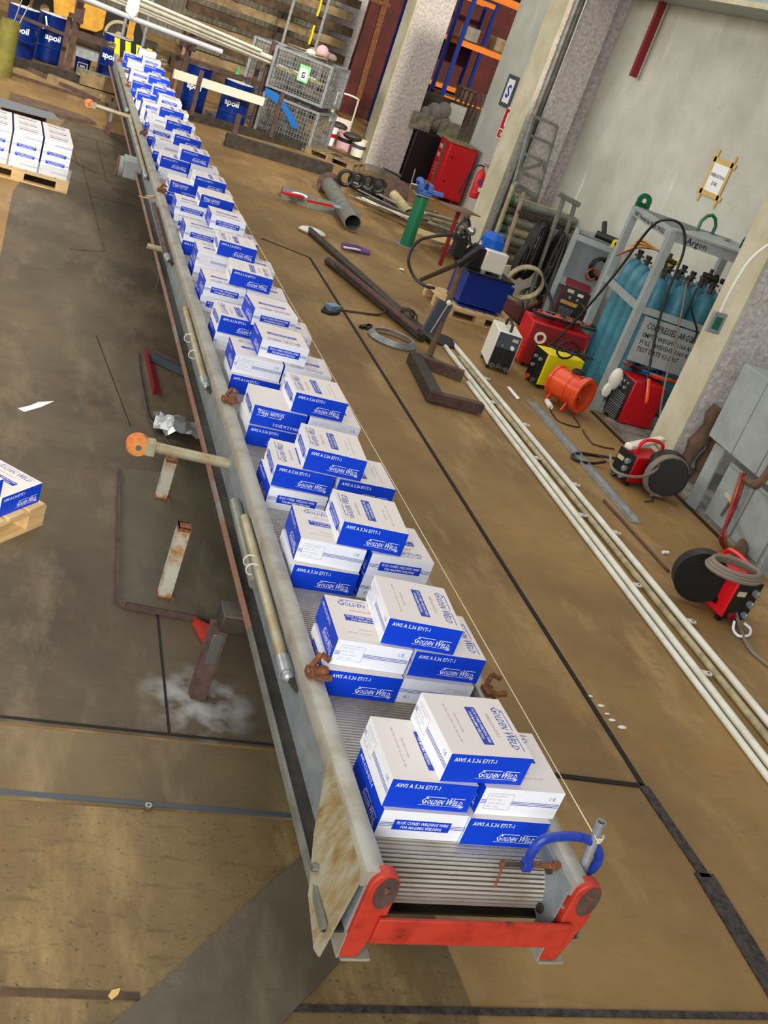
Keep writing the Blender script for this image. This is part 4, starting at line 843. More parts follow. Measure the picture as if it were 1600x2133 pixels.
m_=p.lerp(q,.45); b=MB().mt('grey_dark').beam(m_+Vector((-.1,-.02,-.22)),m_+Vector((-.04,-.02,.15)),.17,.05,(0,1,0)).mt('steel').cyl(m_+Vector((-.1,-.06,-.2)),m_+Vector((-.02,-.06,.15)),.012,8).mt('cream').ball(m_+Vector((-.02,-.06,.16)),.03,8); b.build('side_plate',tp)
b=MB().mt('cable').beam(F(877,583,.3),q+Vector((-.05,0,-.03)),.045,.03).build('brace_strap',tp)
hp=[q+Vector((-.05,0,.3)),PY(905,492,p.y*1.04),PY(868,505,p.y*1.04),PY(851,540,p.y*1.03),PY(862,575,p.y*1.02),PY(885,595,p.y),PY(905,600,p.y)]
MB().mt('rubber').tube(smooth_path(hp),.017,7).build('cable_hoop',tp)
for k,pp in enumerate(([(945,500),(955,470),(975,455),(978,480),(965,500)],[(950,505),(965,478),(972,500),(960,520)],[(960,520),(975,530),(972,545),(958,542)])):
    MB().mt(['cable','cable','steel'][k]).tube(smooth_path([PY(x,y,p.y*1.02) for x,y in pp]),.012,6).build('cable',tp)
b=MB().mt('rubber').lathe([(.0001,0),(.19,.0),(.19,.02),(.15,.05),(.0001,.055)],F(921,712),24); tag(b.build('round_base'),'black round base plate at the near end of cream pipes','base')
# green vise post
p=F(845,512); h=HT((845,512),(882,408)); t=thing('vise_stand','green steel post carrying a blue bench vise','vise',tuple(p))
MB().mt('green').cyl(p,p+Vector((0,0,h)),.1,24).mt('grey_mid').lathe([(.17,0),(.17,.012),(.1,.012)],p,20).build('post',t)
T_=p+Vector((0,0,h)); MB().mt('steel').box(T_+Vector((0,0,.01)),(.34,.26,.02)).build('top_plate',t,bevel=.01)
b=MB().mt('blue_vise').box(T_+Vector((0,0,.06)),(.2,.15,.08)).box(T_+Vector((-.1,0,.14)),(.09,.2,.13)).box(T_+Vector((.05,0,.14)),(.08,.2,.13)).box(T_+Vector((.2,0,.09)),(.22,.08,.07)).ball(T_+Vector((-.12,0,.2)),.07,12,(1,1.2,.8)); b.build('vise_body',t,bevel=.012)
MB().mt('steel').box(T_+Vector((-.045,0,.21)),(.02,.19,.03)).box(T_+Vector((.0,0,.21)),(.02,.19,.03)).build('jaw',t); MB().mt('steel').cyl(T_+Vector((-.24,0,.02)),T_+Vector((-.26,.0,.34)),.01,8).cyl(T_+Vector((-.25,0,.12)),T_+Vector((-.1,0,.12)),.016,8).build('handle',t)
# red cabinet corner
P=F(912,412); cx,cy=P.x+.1,P.y+.1
t=thing('fire_cabinet','tall red fire hose cabinet with white lettering against the wall','cabinet',(cx,cy,0),rz=-.05); t['_w']=(0,0,0)
MB().mt('red').box((0,0,.62),(.6,.8,1.1)).build('body',t,w=False,bevel=.01); MB().mt('red').box((0,-.405,.62),(.57,.012,1.06)).mt('black').box((-.19,-.415,.9),(.02,.01,.05)).box((-.19,-.415,.4),(.02,.01,.05)).build('door',t,w=False)
b=MB(); text(b,'FIRE',(-.305,.3,.95),(0,-1,0),(0,0,1),.09,'cream',.02,width=.3); text(b,'HOSE',(-.305,.3,.78),(0,-1,0),(0,0,1),.09,'cream',.02,width=.34)
for k in range(4): text(b,'XX XXXX'.replace('X','I'),(-.305,.27,.62-.07*k),(0,-1,0),(0,0,1),.03,'pink',.0,width=.22)
b.build('lettering',t,w=False,smooth=0); MB().mt('brown_hide').box((-.31,-.02,.7),(.02,.12,.9)).build('edge_strip',t,w=False)
for i in(-1,1): MB().mt('red').box((.16*i,0,.035),(.05,.6,.07)).build('foot',t,w=False)
MB().mt('wood_old').box((0,0,1.19),(.64,.85,.03)).build('top_sheet',t,w=False)
p=F(855,385); tag(MB().mt('black').box((p.x+.1,p.y+.4,.55),(.66,.5,1.1),.1).build('dark_cabinet',bevel=.01),'dark steel cabinet between second pillar and red cabinet','cabinet')
top=1.1
for (a,b_,l) in (((845,300),(870,280),'speckled stone slab, left one on the dark cabinet'),((905,310),(925,285),'grey stone slab, right one beside the red cabinet')):
    q=PY(a[0]+25,a[1]-25,p.y+.2); tag(MB().mt('stone').box((q.x,p.y+.2,1.28 if 'left' in l else 1.3),(.46,.12,.34),-.1).build('stone_slab',bevel=.01),l,'slab')
q=PY(905,235,p.y+.6); b=MB().mt('cloth_grey')
for k,(dx,dz,r) in enumerate(((0,0,.2),(.2,.1,.18),(-.18,-.1,.17),(.12,-.2,.16),(.28,-.12,.15))): b.ball((q.x+dx,p.y+.65,1.3+.2+dz),r,10,(1,.8,1.1))
tag(b.build('sack_heap'),'grey sacks piled on the dark cabinet behind slabs','sack')
q=PY(925,195,p.y+1.2); tag(MB().mt('cream').box((q.x+.35,p.y+1.0,.9),(.4,.05,1.8)).build('cream_panel'),'cream board behind the grey sacks','board')
# fire extinguisher and signs on the wall
def wallpt(px,py): return PX(px,py,8.4)
e=PX(985,412,8.55); t=thing('fire_extinguisher','red fire extinguisher with black hose hanging on the wall','extinguisher',tuple(e))
h=.62*e.y/19.; B_=e; b=MB().mt('red_bright').lathe([(.07,0),(.085,.02),(.085,.42),(.06,.48),(.03,.51),(.03,.53)],B_,22,Matrix.Scale(1.12,4)); b.build('cylinder',t)
b=MB(); rect(b,B_+Vector((-.06,-.098,.3)),(1,0,0),(0,0,1),0,0,.11,.09,'purple'); rect(b,B_+Vector((.0,-.0985,.16)),(1,0,0),(0,0,1),0,0,.07,.08,'white'); text(b,'FIRE',B_+Vector((-.07,-.0985,.12)),(1,0,0),(0,0,1),.022,'pink',0,width=.07); b.build('label',t,smooth=0)
MB().mt('steel').cyl(B_+Vector((0,0,.58)),B_+Vector((0,0,.64)),.02,10).box(B_+Vector((.04,0,.655)),(.14,.03,.02)).mt('red_bright').box(B_+Vector((.05,0,.69)),(.14,.025,.015)).build('valve',t)
MB().mt('rubber').tube(smooth_path([B_+Vector(v) for v in((0,0,.63),(-.12,-.03,.64),(-.25,-.05,.5),(-.3,-.05,.25),(-.33,-.05,.1))]),.015,7).mt('black').cyl(B_+Vector((-.33,-.05,.1)),B_+Vector((-.34,-.05,0)),.022,8).build('hose',t)
MB().mt('steel').box(B_+Vector((.15,0,.4)),(.12,.06,.03)).build('bracket',t)
def wsign(name,label,c,w,h,X,fn):
    P=PX(*c,X); b=MB(); fn(b,P,Vector((0,-1,0)),Vector((0,0,1)),w,h); return tag(b.build(name,smooth=0),label,'sign')
def s1(b,P,U,Y,w,h):
    b.mt('grey_dark').box(P,(.01,w,h)); O=P+Vector((-.007,w/2,-h/2)); rect(b,O,U,Y,.1,.08,w-.1,h-.08,'white'); O=O+Vector((-.001,0,0)); text(b,'S',O+U*(w*.3)+Y*(h*.3),U,Y,h*.4,'blue_ink2',.03,width=w*.4)
wsign('wall_sign','dark-framed narrow wall notice with blue curl, above the fire sign',(1060,190),.56,.62,8.78,s1)
def s2(b,P,U,Y,w,h):
    b.mt('white').box(P,(.008,w,h)); O=P+Vector((-.006,w/2,-h/2)); rect(b,O,U,Y,.02,h*.32,w-.02,h-.03,'red'); rect(b,O,U,Y,.02,.02,w-.02,h*.28,'red'); O=O+Vector((-.001,0,0)); rect(b,O,U,Y,w*.4,h*.42,w*.6,h*.85,'white'); rect(b,O,U,Y,w*.3,h*.1,w*.7,h*.22,'pink')
wsign('fire_sign','red and white fire extinguisher sign above the extinguisher',(1053,258),.44,.62,8.78,s2)
def s3(b,P,U,Y,w,h):
    b.mt('paper').box(P,(.004,w,h)); O=P+Vector((-.004,w/2,-h/2)); text(b,'FABRICATION',O+U*(w/2)+Y*(h*.52),U,Y,h*.12,'black',.012,width=w*.86,center=True); text(b,'ZONE',O+U*(w/2)+Y*(h*.26),U,Y,h*.12,'black',.012,width=w*.34,center=True)
    for yy in(-.02,h+.02): b.mt('tape').box(O+U*(w/2)+Y*yy,(.006,w+.2,.06))
    for xx in(-.02,w+.02): b.mt('tape').box(O+U*xx+Y*(h/2),(.006,.05,h+.28))
wsign('fabrication_sign','white FABRICATION ZONE sheet taped on wall above gas rack',(1493,372),.36,.36,7.89,s3)
P=PX(1318,160,7.8);Q=PX(1392,-20,7.8); tag(MB().mt('red_dark').beam(P,Vector((P.x,P.y,P.z+1.6)),.08,.06,(0,1,0)).build('red_channel'),'dark red steel channel running down the concrete wall','channel') if 0 else tag(MB().mt('red_dark').beam(P,Q+(Q-P)*.5,.07,.1,(1,0,0)).build('red_channel'),'dark red steel channel running down the concrete wall','channel')
# conduits and lattice frame at pillar three
for i,(px,l) in enumerate(((1008,'left grey conduit running down the third pillar corner'),(1016,'thick dark conduit in middle of third pillar corner'),(1024,'bright thin conduit right of the dark one on third pillar'))):
    A=PY(px,522,15.8); tag(MB().mt(['tube_grey','steel_dark','galv'][i]).cyl(Vector((A.x,15.84,0)),Vector((A.x,15.84,4.6)),[.03,.05,.02][i],10).build('conduit'),l,'conduit')
t=thing('lattice_frame','grey steel lattice frame leaning on the third pillar','frame',tuple(F(1040,545)))
def LP(px,py): 
    z0=PY(px,py,15.2).z; return PY(px,py,15.15+.12*z0)
b=MB().mt('tube_grey'); l0,l1,r0,r1=LP(1026,540),LP(1112,242),LP(1075,560),LP(1160,262)
b.beam(l0,l1,.05,.05).beam(r0,r1,.05,.05); b.build('stile',t); b=MB().mt('tube_grey')
for k in range(9):
    f=k/8; A=l0.lerp(l1,f);B=r0.lerp(r1,f); b.beam(A,B,.045,.045)
    if k in(1,3,5): b.beam(A,r0.lerp(r1,f+.125),.04,.04)
b.build('rung',t)
def trest(name,label,cr,legs,Y):
    t=thing(name,label,'trestle',tuple(PY(*legs[0][1],Y))); A=PY(*cr[0],Y);B=PY(*cr[1],Y)
    MB().mt('tube_grey').beam(A,B,.07,.07).build('top_bar',t,bevel=.01)
    for a,c in legs:
        A_=PY(*a,Y);B_=PY(*c,Y); B_=A_+(B_-A_)*((A_.z-.0)/(A_.z-B_.z)); MB().mt('tube_old' if Y>14 else 'tube_grey').cyl(A_,B_,.033,10).build('leg',t)
trest('pipe_trestle','T-shaped trestle with brown leg before the lattice frame',((1072,382),(1117,408)),(((1093,397),(1045,545)),((1070,385),(1050,440))),14.4)
trest('pipe_trestle','green two-legged trestle standing right of black cables',((1162,402),(1207,427)),(((1175,412),(1128,545)),((1198,425),(1150,580))),13.6)
# tube stack
for r_ in range(9):
    for c_ in range(2):
        z=.16+.135*r_; y=14.95+.14*c_+.02*(r_%2)
        if c_==1 and r_<8: continue
        x0=PY(1015,540,y).x+random.uniform(-.06,.06)
        tag(MB().mt(['tube_grey','aged_tube','tube_grey','brown_steel'][(r_+c_)%4]).pipe((x0,y,z),(7.85,y,z),.064,.008,12).mt('green_dark').pipe((x0-.02,y,z),(x0+.08,y,z),.068,.006,12).build('scaffold_tube'),
          'dull scaffold tube, %s from the floor%s, by third pillar'%(ORD[r_],' in the rear column' if c_ else ''),'tube','scaffold tubes stacked beneath the lattice frame')
MB
b=MB().mt('brown_steel').box((7.3,15.1,.045),(.9,.5,.09)); tag(b.build('timber_bearer'),'brown bearer beneath the scaffold tube stack','bearer')
# hanging black cables
for k,(cx,cy,w,h,l) in enumerate(((1112,520,20,52,'thick black cable hank hanging left of the white tag'),(1150,545,16,60,'black cable hank hanging right of the white tag'),(1085,545,12,30,'small black cable hank at lower left of the hanging hanks'))):
    t=thing('cable_hank',l,'cable',tuple(PY(cx,cy,14.0)))
    for j in range(11):
        P=[]
        for i in range(17):
            a=2*PI*i/16; x=cx+math.cos(a)*(w*(.4+.1*j))*.8-math.sin(a)*(h*.42); y=cy+math.sin(a)*h*(.95+.02*j)+random.uniform(-1,1)
            P.append(PY(x,y,13.5+.03*j))
        MB().mt('rubber').tube(P,.024,6).build('loop',t)
tag(MB().mt('paper').beam(PY(1135,500,13.8),PY(1112,545,13.8),.05,.02).build('cable_tag'),'white tag dangling between the black cable hanks','tag')
tag(MB().mt('steel_dark').beam(PY(1080,441,13.75),PY(1170,470,13.75),.05,.05).beam(PY(1170,470,13.75),Vector((7.9,13.9,PY(1170,470,13.75).z)),.05,.05).build('hanger_bar'),'dark bar from which the cable hanks hang','bar')
# steel offcuts and rings
c=F(1065,600); t=thing('steel_ring_drum','open galvanised steel ring drum by the white board','drum',tuple(c)); MB().mt('galv').pipe(c,c+Vector((0,0,.30)),.2,.01,26).build('shell',t); MB().mt('aged_tube').pipe(c+Vector((0,0,.3)),c+Vector((-.01,.0,.32)),.215,.02,26).build('rim',t)
c=F(1082,625,.3);tag(MB().mt('aged_tube').pipe(c+Vector((0,0,.22)),c+Vector((.01,.09,.25)),.25,.02,26).build('steel_hoop'),'upright grey steel hoop leaning behind the ring drum','hoop')
c=F(1103,640,.1);tag(MB().mt('steel_dark').pipe(c,c+Vector((.03,-.06,.05)),.27,.03,26).build('steel_hoop'),'dark steel hoop lying in front of the white board','hoop')
a=F(1062,640);b=MB().mt('cream').prism([PY(x,y,a.y+.5) for x,y in((1047,552),(1128,562),(1125,600),(1100,640),(1040,620))],(0,.03,0)); tag(b.build('white_board'),'stained white board leaning behind the steel rings','board')
b=MB().mt('red_dark').mt('maroon').beam(F(1030,622,.12),F(1083,662,.12),.03,.24).beam(F(1083,662,.12),F(1125,640,.12),.03,.2); tag(b.build('brown_trough'),'red-brown steel trough between hydraulic unit and rings','trough')
# hydraulic unit on pallet
a=F(923,659);c=F(1025,687); rz=math.atan2(c.y-a.y,c.x-a.x); x,y=place(a,rz,.5,.45); pallet('pallet','pale wooden pallet under the blue hydraulic power unit',x,y,rz,1.05,.9)
t=thing('hydraulic_unit','blue hydraulic power unit with motor and white box on pallet','machine',(x,y,.145),rz=rz); t['_w']=(0,0,0)
b=MB().mt('blue_tank'); b.prism([(-.3,-.3,0),(.28,-.3,0),(.28,.22,0),(-.3,.22,0)],(0,0,.02)); b.box((0,-.03,.24),(.62,.5,.40)); b.box((.34,-.03,.34),(.1,.4,.1)); b.build('tank',t,w=False,bevel=.008)
MB().mt('black').box((0,-.03,.45),(.66,.54,.02)).mt('steel').cyl((-.1,-.2,.46),(-.1,-.2,.50),.04,10).cyl((.15,-.2,.46),(.15,-.2,.49),.03,10).build('lid',t,w=False)
b=MB().mt('blue_motor').cyl((0,.08,.46),(0,.08,.66),.13,20).cyl((0,.08,.66),(0,.08,.86),.15,20).mt('blue_motor').cyl((0,.08,.86),(0,.08,.93),.14,20,.1)
for k in range(12):
    aa=2*PI*k/12; b.box((.15*math.cos(aa),.08+.15*math.sin(aa),.75),(.012,.012,.18))
b.build('motor',t,w=False); MB().mt('cream').box((.02,-.12,.62),(.3,.13,.26)).build('terminal_box',t,w=False,bevel=.01); MB().mt('black').box((-.2,-.05,.60),(.2,.2,.27)).build('valve_block',t,w=False,bevel=.005)
# plate-topped red stand
a=F(916,552);  P=PY(957,437,a.y+.02); t=thing('plate_stand','thin red stand with tan square top plate','stand',tuple(a)); MB().mt('red_dark').beam(a,Vector((P.x,P.y,P.z)),.05,.05,(0,1,0)).build('post',t)
MB().mt('tape').mt('brown_hide').box(P+Vector((0,.0,.01)),(.52,.42,.012),.3).build('top_plate',t)
# scrap heap between pillars
sc=[((640,398),(748,462),.16,.10,'steel_dark','grey box channel with red strips on its top','steel_channel'),]
fbar((583,410),(746,462),.2,.16,'tube_grey','grey steel box channel lying with red rods on it','steel_channel','channel')
fbar((590,404),(630,411),.1,.03,'red','red flat scraper on far end of the grey box channel','red_strip','strip',.16); fbar((640,420),(722,438),.03,.03,'red','thin red rod along top of the grey box channel','red_rod','rod',.16)
tag(MB().mt('paper').ball(F(625,406,.165),.1,8,(1.4,.6,.3)).build('crumpled_paper'),'crumpled white paper on the grey box channel','paper'); tag(MB().mt('clear_blue').ball(F(712,434,.18),.1,8,(1.8,.7,.3)).build('film_scrap'),'bluish film scrap on near end of the grey channel','film')
t=thing('flanged_pipe','thick weathered pipe with drilled round flange on floor','pipe',tuple(F(700,410))); A=F(685,385,.16);B=F(735,465,.14); MB().mt('aged_tube').mt('tube_grey').pipe(A,B,.13,.012,20).build('tube',t); d=(B-A).normalized()
b=MB().mt('rust_dark').pipe(A-d*.02,A+d*.03,.21,.1,24)
b.build('flange',t)
random.seed(11)
def scrap(n,x0,y0,x1,y1,ln,r,ms,name,label,cat,dx=1.,dy=.5,group=None,flat=False,w=.1):
    for i in range(n):
        px=random.uniform(x0,x1);py=y0+(y1-y0)*(px-x0)/(x1-x0+1e-6)+random.uniform(-14,14); A=F(px,py); a=random.uniform(*dx); L_=ln*random.uniform(.6,1.2); z=.03+.05*(i%5)
        B=A+Vector((math.cos(a)*L_,math.sin(a)*L_,0)); m=ms[i%len(ms)]; b=MB().mt(m)
        if flat: b.beam(A+Vector((0,0,z)),B+Vector((0,0,z+.04)),w*random.uniform(.5,1.2),.012)
        else: b.pipe(A+Vector((0,0,z)),B+Vector((0,0,z+.02)),r,.005,10)
        tag(b.build(name),label,cat,group)
scrap(14,800,425,890,470,1.5,.028,['tube_old','aged_tube','tube_grey','wood_old'],'scrap_tube','dull offcut tube in the heap behind the green post','tube',(-.4,.25),group='scrap tubes behind the green post')
scrap(12,715,400,850,470,1.6,0,['galv','steel_dark','tube_grey','cream'],'scrap_strip','flat steel offcut strip in the heap left of green post','strip',(-1.3,-.6),group='scrap strips left of the green post',flat=True)
scrap(9,875,490,925,520,.9,0,['steel_dark','black','galv','grey_dark'],'scrap_strip','dark steel offcut right behind the green post','strip',(-.9,.3),group='dark offcuts right of the green post',flat=True,w=.07)
fbar((862,480),(958,512),.5,.02,'wood','pale plywood board lying behind the green post and red stand','plywood_board','board',.2)
tag(MB().mt('wood').prism([F(*p,.05) for p in((930,480),(972,490),(985,545),(950,530))],(0,0,.02)).build('plywood_board'),'pale plywood offcut beside the third pillar foot','board')
b=MB().mt('grey_dark').beam(F(772,430,.08),F(800,450,.08),.3,.1);
A=F(745,385,.16);B=F(810,398,.16);tag(MB().mt('rubber').beam(A,B,.5,.24).build('rubber_mat_roll',bevel=.04),'black rubber matting lump at second pillar foot','mat')
for i in range(4): tag(MB().mt('rubber').tube(loops(F(722+22*i,372+5*i,.42),.12,2,0,.03,.1,12,'y'),.028,6).build('hose_loop'),'%s black hose loop on the rubber matting'%['leftmost','second','third','rightmost'][i],'hose','hose loops on the rubber matting')
c=F(820,405,.32); b=MB().mt('rust_dark').pipe(c,c+Vector((.1,.05,.0)),.26,.2,22).mt('aged_tube').pipe(c,c+Vector((.2,-.5,-.15)),.09,.01,16); tag(b.build('flanged_spool'),'rusty flange disc with stub pipe before the dark cabinet','flange')
tag(MB().mt('black').beam(F(800,350,.45),F(842,374,.0),.05,.02).build('black_bar'),'black bar poking up by the second pillar foot','bar')
# ================================================================ GREY SHELF FRAME WITH RED WELDER
a=F(1120,682); c=F(1196,712); rz=math.atan2(c.y-a.y,c.x-a.x); h=HT((1120,682),(1200,487)); fw=(c-a).length
t=thing('equipment_frame','grey steel equipment frame with yellow lifting eye at wall','frame',tuple(a),rz=rz); t['_w']=(0,0,0)
for x in(0,fw):
    for y in(0,.75): MB().mt('cabinet').box((x,y,h/2),(.07,.07,h)).build('post',t,w=False)
for z in(.05,h-.03):
    for y in(0,.75): MB().mt('cabinet').box((fw/2,y,z),(fw,.06,.07)).build('rail',t,w=False)
    for x in(0,fw): MB().mt('cabinet').box((x,.375,z),(.06,.75,.07)).build('rail',t,w=False)
MB().mt('grey_mid').box((fw/2,.72,h/2),(fw,.015,h-.1)).build('back_panel',t,w=False); MB().mt('cabinet').box((fw/2,.37,.5*h),(fw,.7,.015)).build('shelf',t,w=False); MB().mt('cabinet').box((fw/2,.37,.06),(fw,.7,.015)).build('shelf',t,w=False)
MB().mt('yellow_dull').mt('yellow').pipe((fw,-.0,h+.06),(fw,.04,h+.06),.06,.035,14).box((fw,.02,h+.01),(.12,.04,.05)).build('lifting_eye',t,w=False)
def fl(x,y,z): return Vector((a.x+math.cos(rz)*x-math.sin(rz)*y,a.y+math.sin(rz)*x+math.cos(rz)*y,z))
def machine(name,label,O,rz,w,d,h,body,panel,parts,cat='welder',z=0,feet=True,handle=None):
    """O=front-left base corner, front faces local -Y"""
    t=thing(name,label,cat,(O.x,O.y,z),rz=rz); t['_w']=(0,0,0)
    MB().mt(body).box((w/2,d/2,h/2+.02),(w,d,h-.04)).build('body',t,w=False,bevel=.012)
    MB().mt(panel).box((w/2,-.004,h/2+.02),(w*.9,.012,h*.88)).build('front_panel',t,w=False,bevel=.004)
    for (k,x,zz,s,m) in parts:
        b=MB().mt(m)
        if k=='knob': b.cyl((w*x,-.01,h*zz),(w*x,-.04,h*zz),s,14).mt('white').box((w*x,-.042,h*zz+s*.5),(.004,.004,s*.7)); n_='knob'
        elif k=='lcd': b.box((w*x,-.012,h*zz),(s,.006,s*.5)); n_='display'
        elif k=='socket': b.pipe((w*x,-.01,h*zz),(w*x,-.035,h*zz),s,s*.4,12); n_='socket'
        elif k=='vent':
            for q in range(7): b.box((w*x,-.012,h*zz-q*.022),(s,.008,.008)); 
            n_='vent'
        elif k=='strip': b.box((w*x,-.012,h*zz),(w*.85,.006,s)); n_='label_strip'
        b.build(n_,t,w=False)
    if handle:
        MB().mt(handle).tube(smooth_path([(w/2,d*.15,h-.01),(w/2,d*.2,h+.07),(w/2,d*.5,h+.09),(w/2,d*.8,h+.07),(w/2,d*.85,h-.01)],4),.016,8).build('handle',t,w=False)
    if feet:
        for x in(.12,.88):
            for y in(.1,.9): MB().mt('rubber').box((w*x,d*y,.012),(.04,.04,.024)).build('foot',t,w=False)
    return t
std=[('knob',.25,.3,.022,'grey_mid'),('knob',.55,.3,.022,'grey_mid'),('lcd',.5,.8,.09,'lcd'),('socket',.25,.12,.025,'steel'),('socket',.7,.12,.025,'steel')]
machine('welding_machine','red welding machine with vented black front inside grey frame',fl(.12,.02,.085),rz,.36,.55,.62,'red_dark','black',[('lcd',.3,.88,.09,'lcd'),('lcd',.7,.86,.08,'cream'),('knob',.35,.75,.02,'grey_mid'),('knob',.65,.75,.02,'grey_mid'),('strip',.5,.62,.05,'yellow_dull'),('vent',.5,.5,.28,'grey_mid')],z=.07)
q=fl(.45,.1,.68*h+.05); b=MB().mt('black').mt('rubber').tube(loops(fl(.5,.25,.5*h+.32),.14,3,0,.03,.15,12,'y'),.02,6).mt('copper').tube(loops(fl(.42,.2,.5*h+.22),.08,2,0,.03,.2,10,'y'),.012,6); tag(b.build('cable_tangle'),'black and copper cable tangle on the grey frame shelf','cable')
b=MB().mt('black').cyl(fl(.25,.3,h+.06),fl(.62,.25,h+.06),.05,12).cyl(fl(.35,.3,h+.08),fl(.3,.45,h+.22),.035,10); tag(b.build('grinder'),'black angle grinder lying on top of the grey frame','grinder')
cable('black_cable','loose black cables drooping in front of the grey frame',[PY(1125,560,13.0),PY(1140,600,12.8),PY(1150,640,12.6),PY(1138,672,12.3),F(1120,700,.4)],.02,'rubber')
tag(MB().mt('rubber').prism([F(1192,668,.3),F(1215,640,.75),F(1225,650,.75),F(1222,690,.3),F(1205,715,.12)],(.1,.3,0)).build('black_bag',bevel=.03),'dark grey limp rubber bag hanging at frame right post','bag')
# ================================================================ GAS RACK
gr=F(1236,852); rzg=rad(-9.5); S_=1.24; h=2.05
t=thing('gas_rack','tall grey steel rack full of teal gas cylinders with stencilled sign','rack',tuple(gr),rz=rzg); t['_w']=(0,0,0)
for i,(x,y) in enumerate(((0,0),(S_,0),(0,S_),(S_,S_))): MB().mt('cabinet').box((x,y,h/2),(.085,.085,h)).build('post',t,w=False,bevel=.004)
for z,hh in((.06,.12),(1.2,.07),(h-.04,.11)):
    for y in(0,S_): MB().mt('cabinet').box((S_/2,y,z),(S_,.06,hh)).build('rail',t,w=False)
    for x in(0,S_): MB().mt('cabinet').box((x,S_/2,z),(.06,S_,hh)).build('rail',t,w=False)
MB().mt('cabinet').box((S_/2,S_/2,.1),(S_,S_,.02)).build('base_plate',t,w=False)
MB().mt('cabinet').prism([(0,0,h),(S_,0,h),(S_/2,S_/2,h+.03)],(0,0,.02)).box((S_/2,0,h+.02),(S_,.12,.02)).box((S_/2,S_/2,h+.0),(S_,.1,.03),.78).build('top_brace',t,w=False)
b=MB().mt('cabinet').box((.52,-.04,.90),(.86,.01,.5)); b.build('sign_plate',t,w=False)
for k,(tx,wd,hh) in enumerate((('COMPRESSED ARGON',.60,.07),('EMPTY WEIGHT 1166 KGS',.64,.05),('FULL   WEIGHT 1360 KGS',.66,.05),('TEST DATE 01-2017',.50,.05))):
    b=MB(); text(b,tx,(.15,-.047,1.03-[0,.095,.175,.255][k]),(1,0,0),(0,0,1),hh,'black',.015,width=wd); b.build('stencil_line',t,w=False,smooth=0)
b=MB()
text(b,'Argon',(.16,-.033,h-.075),(1,0,0),(0,0,1),.07,'black',.012,width=.24); text(b,'NWT Nominal Gas Weight 194 KGS',(-.034,S_-.1,h-.075),(0,-1,0),(0,0,1),.05,'black',.01,width=1.0); text(b,'WLL',(S_-.16,-.033,h-.075),(1,0,0),(0,0,1),.06,'black',.01,width=.13)
b.build('stencil_lettering',t,w=False,smooth=0)
for i,(x,y) in enumerate(((.05,S_),(.6,S_/2),(S_-.1,S_/2),(S_,0.1))):
    if i==1: MB().mt('green').tube([(x-.09,y,h+.02),(x-.09,y,h+.14),(x-.05,y,h+.21),(x,y,h+.235),(x+.05,y,h+.21),(x+.09,y,h+.14),(x+.09,y,h+.02)],.02,8).build('shackle',t,w=False)
    else: MB().mt('green').pipe((x,y-.015,h+.09),(x,y+.015,h+.09),.085,.055,16).box((x,y,h+.03),(.17,.03,.07)).build('lifting_lug',t,w=False)
ROWN=['front','second','third','rear']; CN=['left','second','third','right']
def cylinder_src():
    t=thing('gas_cylinder','','cylinder',(0,0,0)); t['_w']=(0,0,0)
    MB().mt('teal').lathe([(.1,0),(.125,.02),(.125,1.22),(.11,1.32),(.07,1.40),(.035,1.43)],(0,0,0),20).build('body',t,w=False)
    MB().mt('steel_dark').cyl((0,0,1.42),(0,0,1.5),.028,10).mt('steel').cyl((-.06,0,1.47),(.06,0,1.47),.014,8).mt('black').cyl((0,0,1.5),(0,0,1.535),.035,12).build('valve',t,w=False)
    return t
src=cylinder_src(); first=True
for r_ in range(4):
    for c_ in range(4):
        if first: o=src
        else:
            o=src.copy(); COL.objects.link(o)
            for ch in src.children: cc=ch.copy(); COL.objects.link(cc); cc.parent=o
        first=False
        lx,ly=.19+.285*c_,.20+.285*r_; o.location=(gr.x+math.cos(rzg)*lx-math.sin(rzg)*ly,gr.y+math.sin(rzg)*lx+math.cos(rzg)*ly,.112); o.rotation_euler=(0,0,random.uniform(-.5,.5)+rzg)
        o['label']='teal gas cylinder, %s row, %s from left in the grey rack'%(ROWN[r_],['first','second','third','fourth'][c_]); o['category']='cylinder'; o['group']='teal gas cylinders in the rack'
def rl(x,y,z): return Vector((gr.x+math.cos(rzg)*x-math.sin(rzg)*y,gr.y+math.sin(rzg)*x+math.cos(rzg)*y,z))
for k,(x,y) in enumerate(((.3,.5),(.75,.35),(.95,.3))):
    b=MB().mt(['yellow','black','steel'][k]).cyl(rl(x,y,1.66),rl(x+.1,y,1.72),.035,10).mt('steel_dark').cyl(rl(x,y,1.6),rl(x,y,1.78),.02,8).cyl(rl(x-.08,y,1.7),rl(x+.08,y-.03,1.7),.03,10); tag(b.build('gas_regulator'),['yellow','black','bright steel'][k]+' gas regulator on cylinder tops in the rack','regulator')
t2=thing('copper_lead','coil of tan leads spilling over rack back-left corner','cable',tuple(rl(.1,.9,1.6)))
for k in range(6): MB().mt('tape' if k%2 else 'copper').tube(smooth_path([rl(-.05+.03*k,1.1,1.50+.02*k),rl(.1,1.0,1.66+.02*k),rl(.3,.9,1.72),rl(.5,.8+.03*k,1.68)]),.012,5).build('lead',t2)
t2=thing('hose_coil','coil of pale thin hose hung at the rack right front','hose',tuple(rl(1.05,-.1,1.2)))
for k in range(4): MB().mt('cream' if k%2 else 'hose_grey').tube(loops(rl(1.0+.03*k,-.1-.02*k,1.25),.16,1,0,.02,.1,18,'y',(.9,1.7)),.009,5).build('loop',t2)
